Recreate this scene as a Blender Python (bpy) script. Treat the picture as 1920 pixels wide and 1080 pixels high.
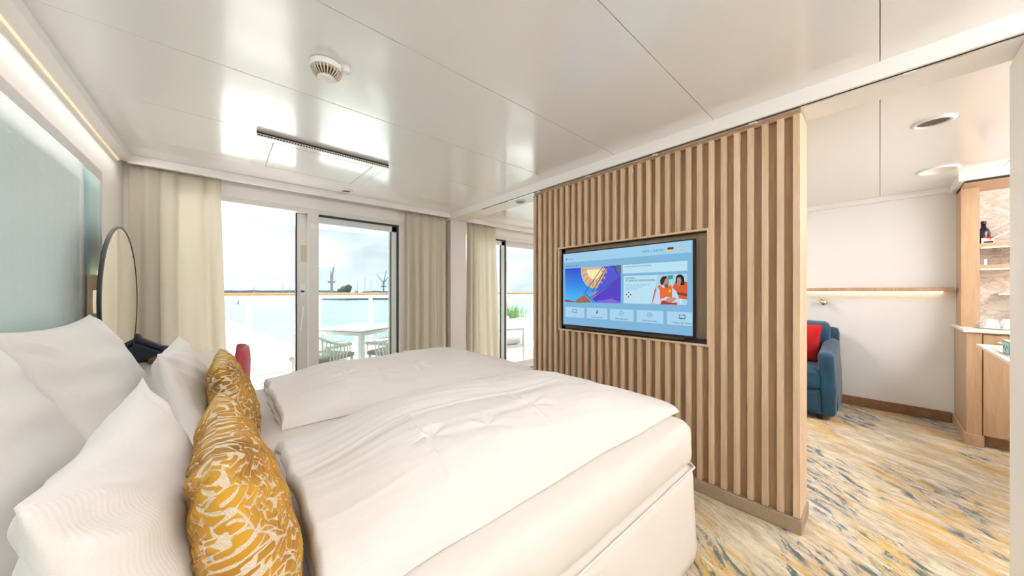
import bpy, math, random
import numpy as np
from mathutils import Vector, Matrix, noise
R = math.radians
random.seed(7)
for o in list(bpy.data.objects): bpy.data.objects.remove(o)
sc = bpy.context.scene
COL = sc.collection

# ------------------------------------------------------------------ camera
CAMH = 1.25
cam = bpy.data.cameras.new('camera'); camo = bpy.data.objects.new('camera', cam); COL.objects.link(camo)
cam.sensor_fit = 'HORIZONTAL'; cam.sensor_width = 36.0
cam.lens = 607.0 / 1920.0 * 36.0
cam.shift_y = 7.0 / 1920.0
cam.clip_start = 0.02; cam.clip_end = 9000
camo.location = (0, 0, CAMH)
camo.rotation_euler = (R(90), 0, R(48.66 - 90))
sc.camera = camo
vs = sc.view_settings
vs.view_transform = 'Standard'; vs.look = 'None'; vs.exposure = 0.40; vs.gamma = 1.0; vs.use_curve_mapping = False
sc.cycles.diffuse_bounces = 6
sc.cycles.max_bounces = 12
sc.cycles.transparent_max_bounces = 16
sc.cycles.caustics_reflective = False
sc.cycles.caustics_refractive = False

# ------------------------------------------------------------------ node helper
class NT:
    def __init__(s, tree):
        s.t = tree; s.n = tree.nodes; s.l = tree.links
    def add(s, kind, **kw):
        nd = s.n.new(kind)
        for k, v in kw.items():
            if k.startswith('i_'):
                key = k[2:].replace('_', ' ')
                nd.inputs[key].default_value = v
            else: setattr(nd, k, v)
        return nd
    def link(s, a, b): s.l.new(a, b)
    def ramp(s, fac, stops, interp='LINEAR'):
        nd = s.n.new('ShaderNodeValToRGB'); cr = nd.color_ramp; cr.interpolation = interp
        while len(cr.elements) < len(stops): cr.elements.new(0.5)
        for e, (p, c) in zip(cr.elements, stops):
            e.position = p
            e.color = (c, c, c, 1) if isinstance(c, (int, float)) else (c[0], c[1], c[2], 1)
        s.link(fac, nd.inputs[0]); return nd.outputs[0]
    def math(s, op, a, b=None, c=None):
        nd = s.n.new('ShaderNodeMath'); nd.operation = op
        for i, v in enumerate((a, b, c)):
            if v is None: continue
            if isinstance(v, (int, float)): nd.inputs[i].default_value = v
            else: s.link(v, nd.inputs[i])
        return nd.outputs[0]
    def mix(s, fac, a, b, blend='MIX'):
        nd = s.n.new('ShaderNodeMix'); nd.data_type = 'RGBA'; nd.blend_type = blend
        for i, v in ((0, fac), (6, a), (7, b)):
            if isinstance(v, (int, float)): nd.inputs[i].default_value = v
            elif isinstance(v, tuple): nd.inputs[i].default_value = (*v, 1) if len(v) == 3 else v
            else: s.link(v, nd.inputs[i])
        return nd.outputs[2]
    def coords(s, out='Object', scale=(1, 1, 1), rot=(0, 0, 0), loc=(0, 0, 0)):
        tc = s.n.new('ShaderNodeTexCoord'); mp = s.n.new('ShaderNodeMapping')
        s.link(tc.outputs[out], mp.inputs[0])
        mp.inputs[1].default_value = loc; mp.inputs[2].default_value = rot; mp.inputs[3].default_value = scale
        return mp.outputs[0]
    def noise(s, vec, scale, detail=4, rough=0.5, dist=0.0):
        nd = s.n.new('ShaderNodeTexNoise'); s.link(vec, nd.inputs['Vector'])
        nd.inputs['Scale'].default_value = scale; nd.inputs['Detail'].default_value = detail
        nd.inputs['Roughness'].default_value = rough; nd.inputs['Distortion'].default_value = dist
        return nd.outputs[0]

# ------------------------------------------------------------------ world: pale overcast sky with soft clouds
w = bpy.data.worlds.new('sky'); sc.world = w; w.use_nodes = True
nt = NT(w.node_tree); nt.n.clear()
tc = nt.n.new('ShaderNodeTexCoord')
mp = nt.add('ShaderNodeMapping'); mp.inputs[3].default_value = (2.2, 2.2, 9.0)
nt.link(tc.outputs['Generated'], mp.inputs[0])
cl = nt.noise(mp.outputs[0], 1.6, 7, 0.55, 0.4)
skyc = nt.ramp(cl, [(0.34, (0.66, 0.80, 0.92)), (0.48, (0.86, 0.92, 0.96)), (0.64, (1.0, 1.0, 1.0))])
bg = nt.add('ShaderNodeBackground'); nt.link(skyc, bg.inputs[0]); bg.inputs[1].default_value = 1.0
wo = nt.add('ShaderNodeOutputWorld'); nt.link(bg.outputs[0], wo.inputs[0])
SKY = bg
SKY.inputs[1].default_value = 0.90

# ------------------------------------------------------------------ sun, added fill lamps and crown light
def light(name, kind, loc, energy, color=(1, 1, 1), rot=(0, 0, 0), **kw):
    l = bpy.data.lights.new(name, kind); l.energy = energy; l.color = color
    for k, v in kw.items(): setattr(l, k, v)
    o = bpy.data.objects.new(name, l); o.location = loc; o.rotation_euler = rot; COL.objects.link(o); return o
sun = light('sun', 'SUN', (0, 20, 30), 17.0, (1.0, 0.97, 0.94), angle=R(6))
sun.rotation_euler = Vector((-0.40, -0.88, -1.0)).to_track_quat('-Z', 'Y').to_euler()
WARM = (1.0, 0.86, 0.70); NEUT = (1.0, 0.97, 0.965)
# unseen ceiling panels added as fill light (frames are built further down)
FILL_PANELS = [('bedroom_fill_panel', (0.75, -0.75, 2.258), 8, 1.2, 0.6), ('living_fill_panel', (3.7, 1.75, 2.238), 30, 1.2, 0.6),
         ('entry_fill_panel', (3.5, -1.25, 2.238), 14, 1.0, 0.5)]
for n, loc, e, sx, sy in FILL_PANELS:
    light(n, 'AREA', loc, e, NEUT, shape='RECTANGLE', size=sx, size_y=sy)

# uplights added out of view to brighten the rooms (ledges are built further down)
FILL_COVES = [('bedroom_fill_cove', 0.0, 2.1, 56), ('living_fill_cove', 2.7, 5.0, 44)]
for n, x0, x1, e in FILL_COVES:
    light(n + '_lamp', 'AREA', ((x0 + x1) / 2, -1.80, 1.92), e, NEUT, rot=(R(180 - 14), 0, 0), shape='RECTANGLE', size=x1 - x0, size_y=0.12)

# warm light line hidden under the crown above the headboard
light('crown_light_lamp', 'AREA', (-0.542, 1.4, 2.208), 6.5, (1.0, 0.94, 0.88), rot=(0, R(-32), 0), shape='RECTANGLE', size=0.010, size_y=4.4)

# ------------------------------------------------------------------ mesh helpers
def wloc(o):
    v = Vector((0, 0, 0))
    while o is not None: v += o.location; o = o.parent
    return v
class MB:
    def __init__(s): s.v = []; s.f = []
    def add(s, vs_, fs_):
        b = len(s.v); s.v += [tuple(p) for p in vs_]; s.f += [tuple(i + b for i in f) for f in fs_]; return s
    def box(s, x0, x1, y0, y1, z0, z1, M=None):
        p = [Vector((x, y, z)) for z in (z0, z1) for y in (y0, y1) for x in (x0, x1)]
        if M is not None: p = [M @ q for q in p]
        return s.add(p, [(0, 2, 3, 1), (4, 5, 7, 6), (0, 1, 5, 4), (2, 6, 7, 3), (0, 4, 6, 2), (1, 3, 7, 5)])
    def tube(s, pts, r, n=10, caps=True):
        pts = [Vector(p) for p in pts]; rr = r if isinstance(r, (list, tuple)) else [r] * len(pts)
        vv = []; up = None
        for i, p in enumerate(pts):
            d = (pts[min(i + 1, len(pts) - 1)] - pts[max(i - 1, 0)]).normalized()
            if up is None:
                a = Vector((0, 0, 1)) if abs(d.z) < 0.9 else Vector((1, 0, 0)); up = d.cross(a).normalized()
            up = (up - d * up.dot(d)).normalized(); w_ = d.cross(up)
            for k in range(n):
                t = 2 * math.pi * k / n; vv.append(p + (up * math.cos(t) + w_ * math.sin(t)) * rr[i])
        ff = [(i * n + k, i * n + (k + 1) % n, (i + 1) * n + (k + 1) % n, (i + 1) * n + k) for i in range(len(pts) - 1) for k in range(n)]
        if caps: ff += [tuple(range(n))[::-1], tuple((len(pts) - 1) * n + k for k in range(n))]
        return s.add(vv, ff)
    def lathe(s, prof, c=(0, 0, 0), n=24, M=None):
        """prof: (radius, height) pairs turned about local z at c."""
        c = Vector(c); vv = []
        for r, h in prof:
            for k in range(n):
                t = 2 * math.pi * k / n; p = Vector((r * math.cos(t), r * math.sin(t), h))
                vv.append((M @ p if M is not None else p) + c)
        m = len(prof)
        ff = [(i * n + k, i * n + (k + 1) % n, (i + 1) * n + (k + 1) % n, (i + 1) * n + k) for i in range(m - 1) for k in range(n)]
        ff += [tuple(range(n))[::-1], tuple((m - 1) * n + k for k in range(n))]
        return s.add(vv, ff)
    def prism(s, poly, fn, h0, h1):
        """poly: 2D outline; fn(a,b,h) -> 3D point."""
        n = len(poly); vv = [fn(a, b, h0) for a, b in poly] + [fn(a, b, h1) for a, b in poly]
        ff = [tuple(range(n))[::-1], tuple(range(n, 2 * n))] + [(i, (i + 1) % n, n + (i + 1) % n, n + i) for i in range(n)]
        return s.add(vv, ff)
    def obj(s, name, mat, parent=None, smooth=False, bevel=0, seg=2, subsurf=0, local=False, autosmooth=None):
        me = bpy.data.meshes.new(name)
        off = Vector((0, 0, 0)) if (parent is None or local) else wloc(parent)
        vv = [(p[0] - off.x, p[1] - off.y, p[2] - off.z) for p in s.v]
        me.from_pydata(vv, [], s.f); me.update()
        return fin(name, me, mat, parent, smooth, bevel, seg, subsurf)
def fin(name, me, mat, parent=None, smooth=False, bevel=0, seg=2, subsurf=0):
    import bmesh
    bm = bmesh.new(); bm.from_mesh(me); bmesh.ops.recalc_face_normals(bm, faces=bm.faces[:]); bm.to_mesh(me); bm.free()
    if mat is not None: me.materials.append(mat)
    if smooth:
        me.polygons.foreach_set('use_smooth', [True] * len(me.polygons))
    o = bpy.data.objects.new(name, me); COL.objects.link(o); o.parent = parent
    if bevel:
        m = o.modifiers.new('bevel', 'BEVEL'); m.width = bevel; m.segments = seg; m.limit_method = 'ANGLE'; m.angle_limit = R(40)
        me.polygons.foreach_set('use_smooth', [True] * len(me.polygons))
        wn = o.modifiers.new('wn', 'WEIGHTED_NORMAL'); wn.keep_sharp = True
    if subsurf:
        m = o.modifiers.new('sub', 'SUBSURF'); m.levels = subsurf; m.render_levels = subsurf
    return o
def box(name, mat, dims, parent=None, bevel=0, M=None, seg=2):
    return MB().box(*dims, M=M).obj(name, mat, parent, bevel=bevel, seg=seg)
def empty(name, loc=(0, 0, 0)):
    o = bpy.data.objects.new(name, None); o.location = loc; o.empty_display_size = 0.1; COL.objects.link(o); return o
def tag(o, label=None, cat=None, group=None, kind=None):
    if label: o['label'] = label
    if cat: o['category'] = cat
    if group: o['group'] = group
    if kind: o['kind'] = kind
    return o
def thing(name, loc, label, cat, group=None): return tag(empty(name, loc), label, cat, group)
def struct(o, label, cat): return tag(o, label, cat, kind='structure')
def copy_tree(o, parent=None):
    c = o.copy(); COL.objects.link(c); c.parent = parent
    for ch in list(o.children): copy_tree(ch, c)
    return c
def sm(x): x = max(0.0, min(1.0, x)); return x * x * (3 - 2 * x)
def softbox(x0, x1, y0, y1, z0, z1, r, res=0.04, disp=None):
    """closed rounded box with an even grid, so it can be wrinkled by disp(p, n)."""
    nx, ny, nz = [max(3, int((b - a) / res)) for a, b in ((x0, x1), (y0, y1), (z0, z1))]
    mb = MB(); idx = {}
    lo = Vector((x0, y0, z0)); hi = Vector((x1, y1, z1))
    def vert(i, j, k):
        key = (i, j, k)
        if key in idx: return idx[key]
        p = Vector((x0 + (x1 - x0) * i / nx, y0 + (y1 - y0) * j / ny, z0 + (z1 - z0) * k / nz))
        q = Vector((min(max(p[a], lo[a] + r), hi[a] - r) for a in range(3)))
        d = p - q
        if d.length > 1e-9: p = q + d.normalized() * r; nrm = d.normalized()
        else: nrm = Vector((0, 0, 1))
        if disp: p = p + disp(p, nrm)
        idx[key] = len(mb.v); mb.v.append(tuple(p)); return idx[key]
    for i in range(nx):
        for j in range(ny):
            for k in (0, nz): mb.f.append((vert(i, j, k), vert(i + 1, j, k), vert(i + 1, j + 1, k), vert(i, j + 1, k)))
    for i in range(nx):
        for k in range(nz):
            for j in (0, ny): mb.f.append((vert(i, j, k), vert(i + 1, j, k), vert(i + 1, j, k + 1), vert(i, j, k + 1)))
    for j in range(ny):
        for k in range(nz):
            for i in (0, nx): mb.f.append((vert(i, j, k), vert(i, j + 1, k), vert(i, j + 1, k + 1), vert(i, j, k + 1)))
    return mb

# ------------------------------------------------------------------ materials
def mat(name, color, rough=0.5, metal=0.0, bump=None, var=None, sheen=0, coat=0, coat_r=0.1, trans=0, alpha=1, emit=None, estr=0, spec=0.5, ior=1.45):
    m = bpy.data.materials.new(name); m.use_nodes = True; t = NT(m.node_tree); b = t.n['Principled BSDF']
    b.inputs['Base Color'].default_value = (*color, 1); b.inputs['Roughness'].default_value = rough; b.inputs['Metallic'].default_value = metal
    b.inputs['Sheen Weight'].default_value = sheen; b.inputs['Coat Weight'].default_value = coat; b.inputs['Coat Roughness'].default_value = coat_r
    b.inputs['Transmission Weight'].default_value = trans; b.inputs['IOR'].default_value = ior; b.inputs['Specular IOR Level'].default_value = spec
    if sheen: b.inputs['Sheen Roughness'].default_value = 0.4
    if emit: b.inputs['Emission Color'].default_value = (*emit, 1); b.inputs['Emission Strength'].default_value = estr
    vec = t.coords('Object')
    if var:   # (scale, amount): soft colour variation
        n = t.noise(vec, var[0], 4)
        f = t.ramp(n, [(0.3, 1 - var[1]), (0.7, 1.0)])
        t.link(t.mix(1.0, (*color, 1), f, 'MULTIPLY'), b.inputs['Base Color'])
    if bump:  # (scale, strength)
        n = t.noise(vec, bump[0], 5, 0.6)
        bp = t.add('ShaderNodeBump'); bp.inputs['Strength'].default_value = bump[1]; bp.inputs['Distance'].default_value = 0.005
        t.link(n, bp.inputs['Height']); t.link(bp.outputs[0], b.inputs['Normal'])
    return m
def wood(name, c1, c2, scale=(14, 14, 0.9), rough=0.5, rand=0.0):
    m = bpy.data.materials.new(name); m.use_nodes = True; t = NT(m.node_tree); b = t.n['Principled BSDF']
    oi = t.add('ShaderNodeObjectInfo')
    vec = t.coords('Object', scale)
    ad = t.add('ShaderNodeVectorMath', operation='ADD'); t.link(vec, ad.inputs[0])
    cm = t.add('ShaderNodeCombineXYZ'); mu = t.math('MULTIPLY', oi.outputs['Random'], 37.0)
    for i in range(3): t.link(mu, cm.inputs[i])
    t.link(cm.outputs[0], ad.inputs[1]); v = ad.outputs[0]
    n1 = t.noise(v, 2.0, 6, 0.6, 0.6); n2 = t.noise(v, 9.0, 5, 0.7, 0.2)
    f = t.math('ADD', t.math('MULTIPLY', n1, 0.65), t.math('MULTIPLY', n2, 0.35))
    c = t.ramp(f, [(0.30, c1), (0.68, c2)])
    if rand:
        rv = t.math('ADD', t.math('MULTIPLY', oi.outputs['Random'], rand), 1 - rand * 0.5)
        c = t.mix(1.0, c, rv, 'MULTIPLY')
    t.link(c, b.inputs['Base Color']); b.inputs['Roughness'].default_value = rough
    bp = t.add('ShaderNodeBump'); bp.inputs['Strength'].default_value = 0.15; bp.inputs['Distance'].default_value = 0.002
    t.link(n2, bp.inputs['Height']); t.link(bp.outputs[0], b.inputs['Normal'])
    return m
def glassmat(name, tint, refl=0.5):
    m = bpy.data.materials.new(name); m.use_nodes = True; t = NT(m.node_tree); t.n.clear()
    tr = t.add('ShaderNodeBsdfTransparent'); tr.inputs[0].default_value = (*tint, 1)
    gl = t.add('ShaderNodeBsdfGlossy'); gl.inputs['Roughness'].default_value = 0.02
    fr = t.add('ShaderNodeLayerWeight'); fr.inputs[0].default_value = 0.5
    fa = t.math('MINIMUM', t.math('ADD', t.math('MULTIPLY', t.math('POWER', fr.outputs['Facing'], 4.0), refl), 0.05 * refl), 1.0)
    mx = t.add('ShaderNodeMixShader'); t.link(fa, mx.inputs[0])
    t.link(tr.outputs[0], mx.inputs[1]); t.link(gl.outputs[0], mx.inputs[2])
    ou = t.add('ShaderNodeOutputMaterial'); t.link(mx.outputs[0], ou.inputs[0]); return m
def emis(name, color, s=1.0):
    return mat(name, (0.01, 0.01, 0.01), 0.15, emit=color, estr=s, spec=0.3)
def fabric(name, color, stripe=0.0, axis=1, pitch=260, rough=0.85, sheen=0.2, transl=0.0, weave=900):
    m = bpy.data.materials.new(name); m.use_nodes = True; t = NT(m.node_tree); b = t.n['Principled BSDF']
    b.inputs['Roughness'].default_value = rough; b.inputs['Sheen Weight'].default_value = sheen; b.inputs['Specular IOR Level'].default_value = 0.25
    vec = t.coords('Object')
    n = t.noise(vec, weave, 2, 0.5)
    col = t.mix(1.0, (*color, 1), t.ramp(n, [(0.3, 0.93), (0.7, 1.0)]), 'MULTIPLY')
    h = n
    if stripe:
        sp = t.add('ShaderNodeSeparateXYZ'); t.link(vec, sp.inputs[0])
        wv = t.math('SINE', t.math('MULTIPLY', sp.outputs[axis], pitch * 2 * math.pi))
        f = t.math('ADD', t.math('MULTIPLY', wv, stripe * 0.5), 1 - stripe * 0.5)
        col = t.mix(1.0, col, f, 'MULTIPLY'); h = t.math('ADD', n, wv)
    t.link(col, b.inputs['Base Color'])
    bp = t.add('ShaderNodeBump'); bp.inputs['Strength'].default_value = 0.12; bp.inputs['Distance'].default_value = 0.001
    t.link(h, bp.inputs['Height']); t.link(bp.outputs[0], b.inputs['Normal'])
    if transl:
        tl = t.add('ShaderNodeBsdfTranslucent'); t.link(col, tl.inputs[0])
        mx = t.add('ShaderNodeMixShader'); mx.inputs[0].default_value = transl
        ou = t.n['Material Output']; t.link(b.outputs[0], mx.inputs[1]); t.link(tl.outputs[0], mx.inputs[2]); t.link(mx.outputs[0], ou.inputs[0])
    return m

M = {}
M['wall'] = mat('wall_paint', (0.85, 0.83, 0.80), 0.6, bump=(300, 0.03))
M['wallcool'] = mat('wall_paint_cool', (0.84, 0.845, 0.85), 0.55, bump=(300, 0.03))
M['trim'] = mat('white_trim', (0.87, 0.86, 0.84), 0.35)
M['ceil'] = mat('ceiling_panel_enamel', (0.86, 0.845, 0.83), 0.28, bump=(3.0, 0.02), spec=0.6, coat=1.0, coat_r=0.13)
M['dark'] = mat('dark_gap', (0.03, 0.025, 0.02), 0.7)
M['slat'] = wood('oak_slat', (0.50, 0.345, 0.21), (0.72, 0.555, 0.40), (16, 16, 1.0), 0.5, 0.12)
M['oakback'] = wood('oak_backing', (0.30, 0.185, 0.095), (0.50, 0.34, 0.20), (12, 12, 0.8), 0.5)
M['oakframe'] = wood('oak_frame', (0.55, 0.39, 0.24), (0.74, 0.57, 0.39), (14, 14, 2), 0.45)
M['oakcab'] = wood('oak_cabinet', (0.40, 0.25, 0.14), (0.58, 0.40, 0.25), (10, 10, 0.7), 0.42)
M['walnut'] = wood('walnut_plinth', (0.18, 0.09, 0.04), (0.30, 0.17, 0.09), (2, 12, 12), 0.5)
M['plinth'] = mat('carpet_plinth', (0.50, 0.38, 0.26), 0.95, bump=(500, 0.6), var=(260, 0.45))
M['bed'] = fabric('bed_linen', (0.85, 0.815, 0.79), 0.015, 1, 170)
M['sheet'] = fabric('bed_sheet', (0.82, 0.77, 0.725), 0, rough=0.8)
M['pillow'] = fabric('pillow_linen', (0.87, 0.855, 0.84), 0.008, 1, 150)
M['skirt'] = fabric('bed_skirt', (0.82, 0.77, 0.72), 0, rough=0.85)
M['curtain'] = fabric('curtain_linen', (0.87, 0.83, 0.745), 0, rough=0.9, transl=0.5, weave=420)
M['head'] = None
M['teal'] = mat('teal_fabric', (0.42, 0.66, 0.67), 0.6, sheen=0.4, bump=(500, 0.12))
M['headframe'] = mat('headboard_frame', (0.70, 0.685, 0.68), 0.45)
M['mirror'] = mat('mirror_glass', (0.86, 0.84, 0.80), 0.03, 1.0)
M['black'] = mat('black_plastic', (0.012, 0.013, 0.016), 0.35)
M['phone'] = mat('phone_plastic', (0.018, 0.028, 0.045), 0.38)
M['white'] = mat('white_lacquer', (0.82, 0.82, 0.81), 0.35)
M['whiteout'] = mat('white_marine_paint', (0.86, 0.86, 0.84), 0.5)
M['alu'] = mat('door_frame_paint', (0.74, 0.725, 0.70), 0.35)
M['aluglass'] = mat('leaf_frame_paint', (0.66, 0.72, 0.71), 0.35)
M['gasket'] = mat('gasket_rubber', (0.035, 0.045, 0.055), 0.5)
M['glass'] = glassmat('door_glass', (0.945, 0.98, 0.98), 0.6)
M['railglass'] = glassmat('rail_glass', (0.95, 0.985, 0.985), 0.4)
M['teak'] = wood('teak_handrail', (0.35, 0.17, 0.06), (0.52, 0.29, 0.12), (1, 12, 12), 0.4)
M['deck'] = mat('balcony_deck', (0.80, 0.775, 0.74), 0.7, bump=(60, 0.1), var=(8, 0.08))
M['cord'] = mat('white_cord', (0.80, 0.80, 0.77), 0.6)
M['seatpad'] = mat('grey_seat_pad', (0.32, 0.30, 0.28), 0.9)
M['red'] = mat('red_leather', (0.50, 0.05, 0.07), 0.45)
M['redfab'] = fabric('red_fabric', (0.62, 0.015, 0.02), 0, sheen=0.2)
M['brass'] = mat('brass', (0.70, 0.60, 0.42), 0.28, 1.0)
M['chrome'] = mat('chrome', (0.75, 0.75, 0.75), 0.2, 1.0)
M['velvet'] = mat('blue_velvet', (0.010, 0.075, 0.155), 0.6, sheen=0.3, bump=(40, 0.12), var=(7, 0.45))
M['led'] = mat('led_strip', (0.9, 0.85, 0.7), 0.5, emit=(1.0, 0.80, 0.52), estr=3.2)
M['ledsoft'] = mat('led_strip_soft', (0.9, 0.85, 0.7), 0.5, emit=(1.0, 0.80, 0.50), estr=0.4)
M['lampdiff'] = mat('lamp_diffuser', (0.85, 0.83, 0.76), 0.4)
M['lampdark'] = mat('lamp_recess', (0.09, 0.055, 0.03), 0.35)
M['counter'] = mat('white_counter', (0.80, 0.77, 0.73), 0.3)
M['bottle'] = mat('dark_bottle_glass', (0.012, 0.012, 0.03), 0.08, spec=0.7)
M['porcelain'] = mat('porcelain', (0.84, 0.84, 0.83), 0.15, coat=0.5)
M['greencap'] = mat('green_capsule', (0.0, 0.25, 0.16), 0.25, 0.4)
M['teabox'] = mat('tea_box_teal', (0.03, 0.38, 0.33), 0.5)
M['wine'] = glassmat('wine_glass', (0.93, 0.93, 0.92), 0.8)
M['leaf'] = mat('green_leaf', (0.16, 0.30, 0.09), 0.6)
M['farland'] = mat('far_shore', (0.26, 0.33, 0.38), 0.9, var=(0.02, 0.3))  # pale blue-grey: distance haze is put into the colour
M['treefar'] = mat('island_tree_leaves', (0.09, 0.13, 0.075), 0.9, var=(0.25, 0.6))
M['craneA'] = mat('crane_steel_red', (0.34, 0.29, 0.31), 0.6)  # red greyed by haze painted into the colour
M['craneB'] = mat('crane_steel_blue', (0.14, 0.30, 0.38), 0.6)  # blue paled the same way, haze in the colour
M['farpole'] = mat('far_mast', (0.40, 0.45, 0.48), 0.7)  # paled for distance, haze in the colour
M['quay'] = mat('quay_roof_white', (0.86, 0.86, 0.85), 0.7)
M['brown'] = mat('brown_leather', (0.16, 0.075, 0.03), 0.5)

# quilted headboard cloth: rows of small stitched crescents
m = bpy.data.materials.new('quilted_headboard'); m.use_nodes = True; t = NT(m.node_tree); b = t.n['Principled BSDF']; M['head'] = m
vec = t.coords('Object'); sp = t.add('ShaderNodeSeparateXYZ'); t.link(vec, sp.inputs[0])
vo = t.add('ShaderNodeTexVoronoi', feature='F1'); vo.inputs['Randomness'].default_value = 0.15
v2 = t.coords('Object', (0.001, 11, 17)); t.link(v2, vo.inputs['Vector']); vo.inputs['Scale'].default_value = 1.0
h = t.ramp(vo.outputs['Distance'], [(0.0, 0.0), (0.16, 0.05), (0.24, 1.0), (1.0, 0.9)])
n = t.noise(vec, 700, 3)
hh = t.math('ADD', h, t.math('MULTIPLY', n, 0.25))
b.inputs['Base Color'].default_value = (0.52, 0.70, 0.745, 1); b.inputs['Roughness'].default_value = 0.42
b.inputs['Sheen Weight'].default_value = 0.6; b.inputs['Specular IOR Level'].default_value = 0.7
bp = t.add('ShaderNodeBump'); bp.inputs['Strength'].default_value = 0.25; bp.inputs['Distance'].default_value = 0.003
t.link(hh, bp.inputs['Height']); t.link(bp.outputs[0], b.inputs['Normal'])

# abstract brush-stroke carpet
m = bpy.data.materials.new('abstract_carpet'); m.use_nodes = True; t = NT(m.node_tree); b = t.n['Principled BSDF']; M['carpet'] = m
A = t.coords('Object')
def along(sx, sy, rot, loc):
    v = t.coords('Object', (1 / sx, 1 / sy, 1), (0, 0, R(rot)), loc); v.node.vector_type = 'TEXTURE'; return v
S = along(1.9, 7.5, 60, (3.1, 1.7, 0))
S2 = along(6.0, 24.0, 63, (7.3, 2.2, 0))
base_n = t.noise(S, 1.3, 8, 0.65, 0.5); fine = t.noise(S2, 1.7, 8, 0.7, 0.3); fib = t.noise(A, 240, 2, 0.5)
base = t.ramp(t.math('ADD', t.math('MULTIPLY', base_n, 0.5), t.math('MULTIPLY', fine, 0.5)), [(0.38, (0.37, 0.30, 0.20)), (0.48, (0.60, 0.51, 0.36)), (0.60, (0.80, 0.735, 0.585))])
def patch(loc, scale, lo, hi, rot=45):
    v = along(0.8, 2.0, rot, loc); return t.ramp(t.noise(v, scale, 3, 0.55, 0.9), [(lo, 0.0), (hi, 1.0)])
def streak(loc, sc_, lo, hi, rot=60):
    v = along(2.8, 11.0, rot, loc); return t.ramp(t.noise(v, sc_, 8, 0.75, 0.4), [(lo, 0.0), (hi, 1.0)])
gold = t.math('MULTIPLY', patch((1.2, 0.4, 0), 1.4, 0.48, 0.58), streak((5, 2, 0), 1.6, 0.45, 0.56))
grey = t.math('MULTIPLY', patch((6.4, 2.4, 0), 1.4, 0.50, 0.60), streak((1, 8, 0), 1.8, 0.46, 0.57))
navy = t.math('MULTIPLY', patch((3.3, 7.1, 0), 1.4, 0.485, 0.565, 30), streak((9, 4, 0), 2.0, 0.50, 0.57, 42))
spk = t.ramp(t.noise(along(7, 34, 61, (2, 5, 0)), 1.9, 4, 0.6), [(0.62, 0.0), (0.68, 0.75)])
c = t.mix(t.math('MULTIPLY', grey, 0.8), base, (0.36, 0.37, 0.37))
c = t.mix(t.math('MULTIPLY', gold, 0.9), c, (0.62, 0.37, 0.055))
c = t.mix(t.math('MULTIPLY', navy, 0.92), c, (0.045, 0.105, 0.145))
c = t.mix(t.math('MULTIPLY', spk, 0.7), c, (0.13, 0.16, 0.19))
c = t.mix(1.0, c, t.ramp(fib, [(0.3, 0.8), (0.7, 1.08)]), 'MULTIPLY')
t.link(c, b.inputs['Base Color']); b.inputs['Roughness'].default_value = 0.95; b.inputs['Sheen Weight'].default_value = 0.15
bp = t.add('ShaderNodeBump'); bp.inputs['Strength'].default_value = 0.35; bp.inputs['Distance'].default_value = 0.004
t.link(fib, bp.inputs['Height']); t.link(bp.outputs[0], b.inputs['Normal'])

# veined marble
m = bpy.data.materials.new('veined_marble'); m.use_nodes = True; t = NT(m.node_tree); b = t.n['Principled BSDF']; M['marble'] = m
vec = t.coords('Object', (1, 1.2, 2.4), (R(25), 0, 0)); n = t.noise(vec, 3.0, 8, 0.65, 1.4)
vein = t.ramp(t.math('ABSOLUTE', t.math('SUBTRACT', n, 0.5)), [(0.0, (0.48, 0.38, 0.30)), (0.012, (0.66, 0.60, 0.55)), (0.05, (0.76, 0.72, 0.68))])
t.link(vein, b.inputs['Base Color']); b.inputs['Roughness'].default_value = 0.25

# sea
m = bpy.data.materials.new('harbour_water'); m.use_nodes = True; t = NT(m.node_tree); b = t.n['Principled BSDF']; M['sea'] = m
vec = t.coords('Object', (0.15, 0.5, 1)); n = t.noise(vec, 0.6, 5, 0.6)
b.inputs['Base Color'].default_value = (0.12, 0.185, 0.195, 1); b.inputs['Roughness'].default_value = 0.22
bp = t.add('ShaderNodeBump'); bp.inputs['Strength'].default_value = 0.5; bp.inputs['Distance'].default_value = 0.4
t.link(n, bp.inputs['Height']); t.link(bp.outputs[0], b.inputs['Normal'])

# gold cut-velvet cushion cloth: pile mask held per vertex (woven pattern)
m = bpy.data.materials.new('gold_cut_velvet'); m.use_nodes = True; t = NT(m.node_tree); b = t.n['Principled BSDF']; M['gold'] = m
at = t.add('ShaderNodeAttribute', attribute_name='pile')
vec = t.coords('Object'); n = t.noise(vec, 9, 3); n2 = t.noise(vec, 600, 2)
goldc = t.ramp(n, [(0.32, (0.20, 0.075, 0.004)), (0.48, (0.37, 0.165, 0.006)), (0.68, (0.52, 0.27, 0.012))])
basec = t.ramp(n2, [(0.35, (0.55, 0.45, 0.32)), (0.65, (0.76, 0.68, 0.56))])
t.link(t.mix(t.ramp(at.outputs['Fac'], [(0.35, 0.0), (0.6, 1.0)]), basec, goldc), b.inputs['Base Color'])
b.inputs['Roughness'].default_value = 0.8; b.inputs['Sheen Weight'].default_value = 0.25
b.inputs['Sheen Tint'].default_value = (1.0, 0.8, 0.35, 1)
bp = t.add('ShaderNodeBump'); bp.inputs['Strength'].default_value = 0.2; bp.inputs['Distance'].default_value = 0.001
t.link(n2, bp.inputs['Height']); t.link(bp.outputs[0], b.inputs['Normal'])

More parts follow.
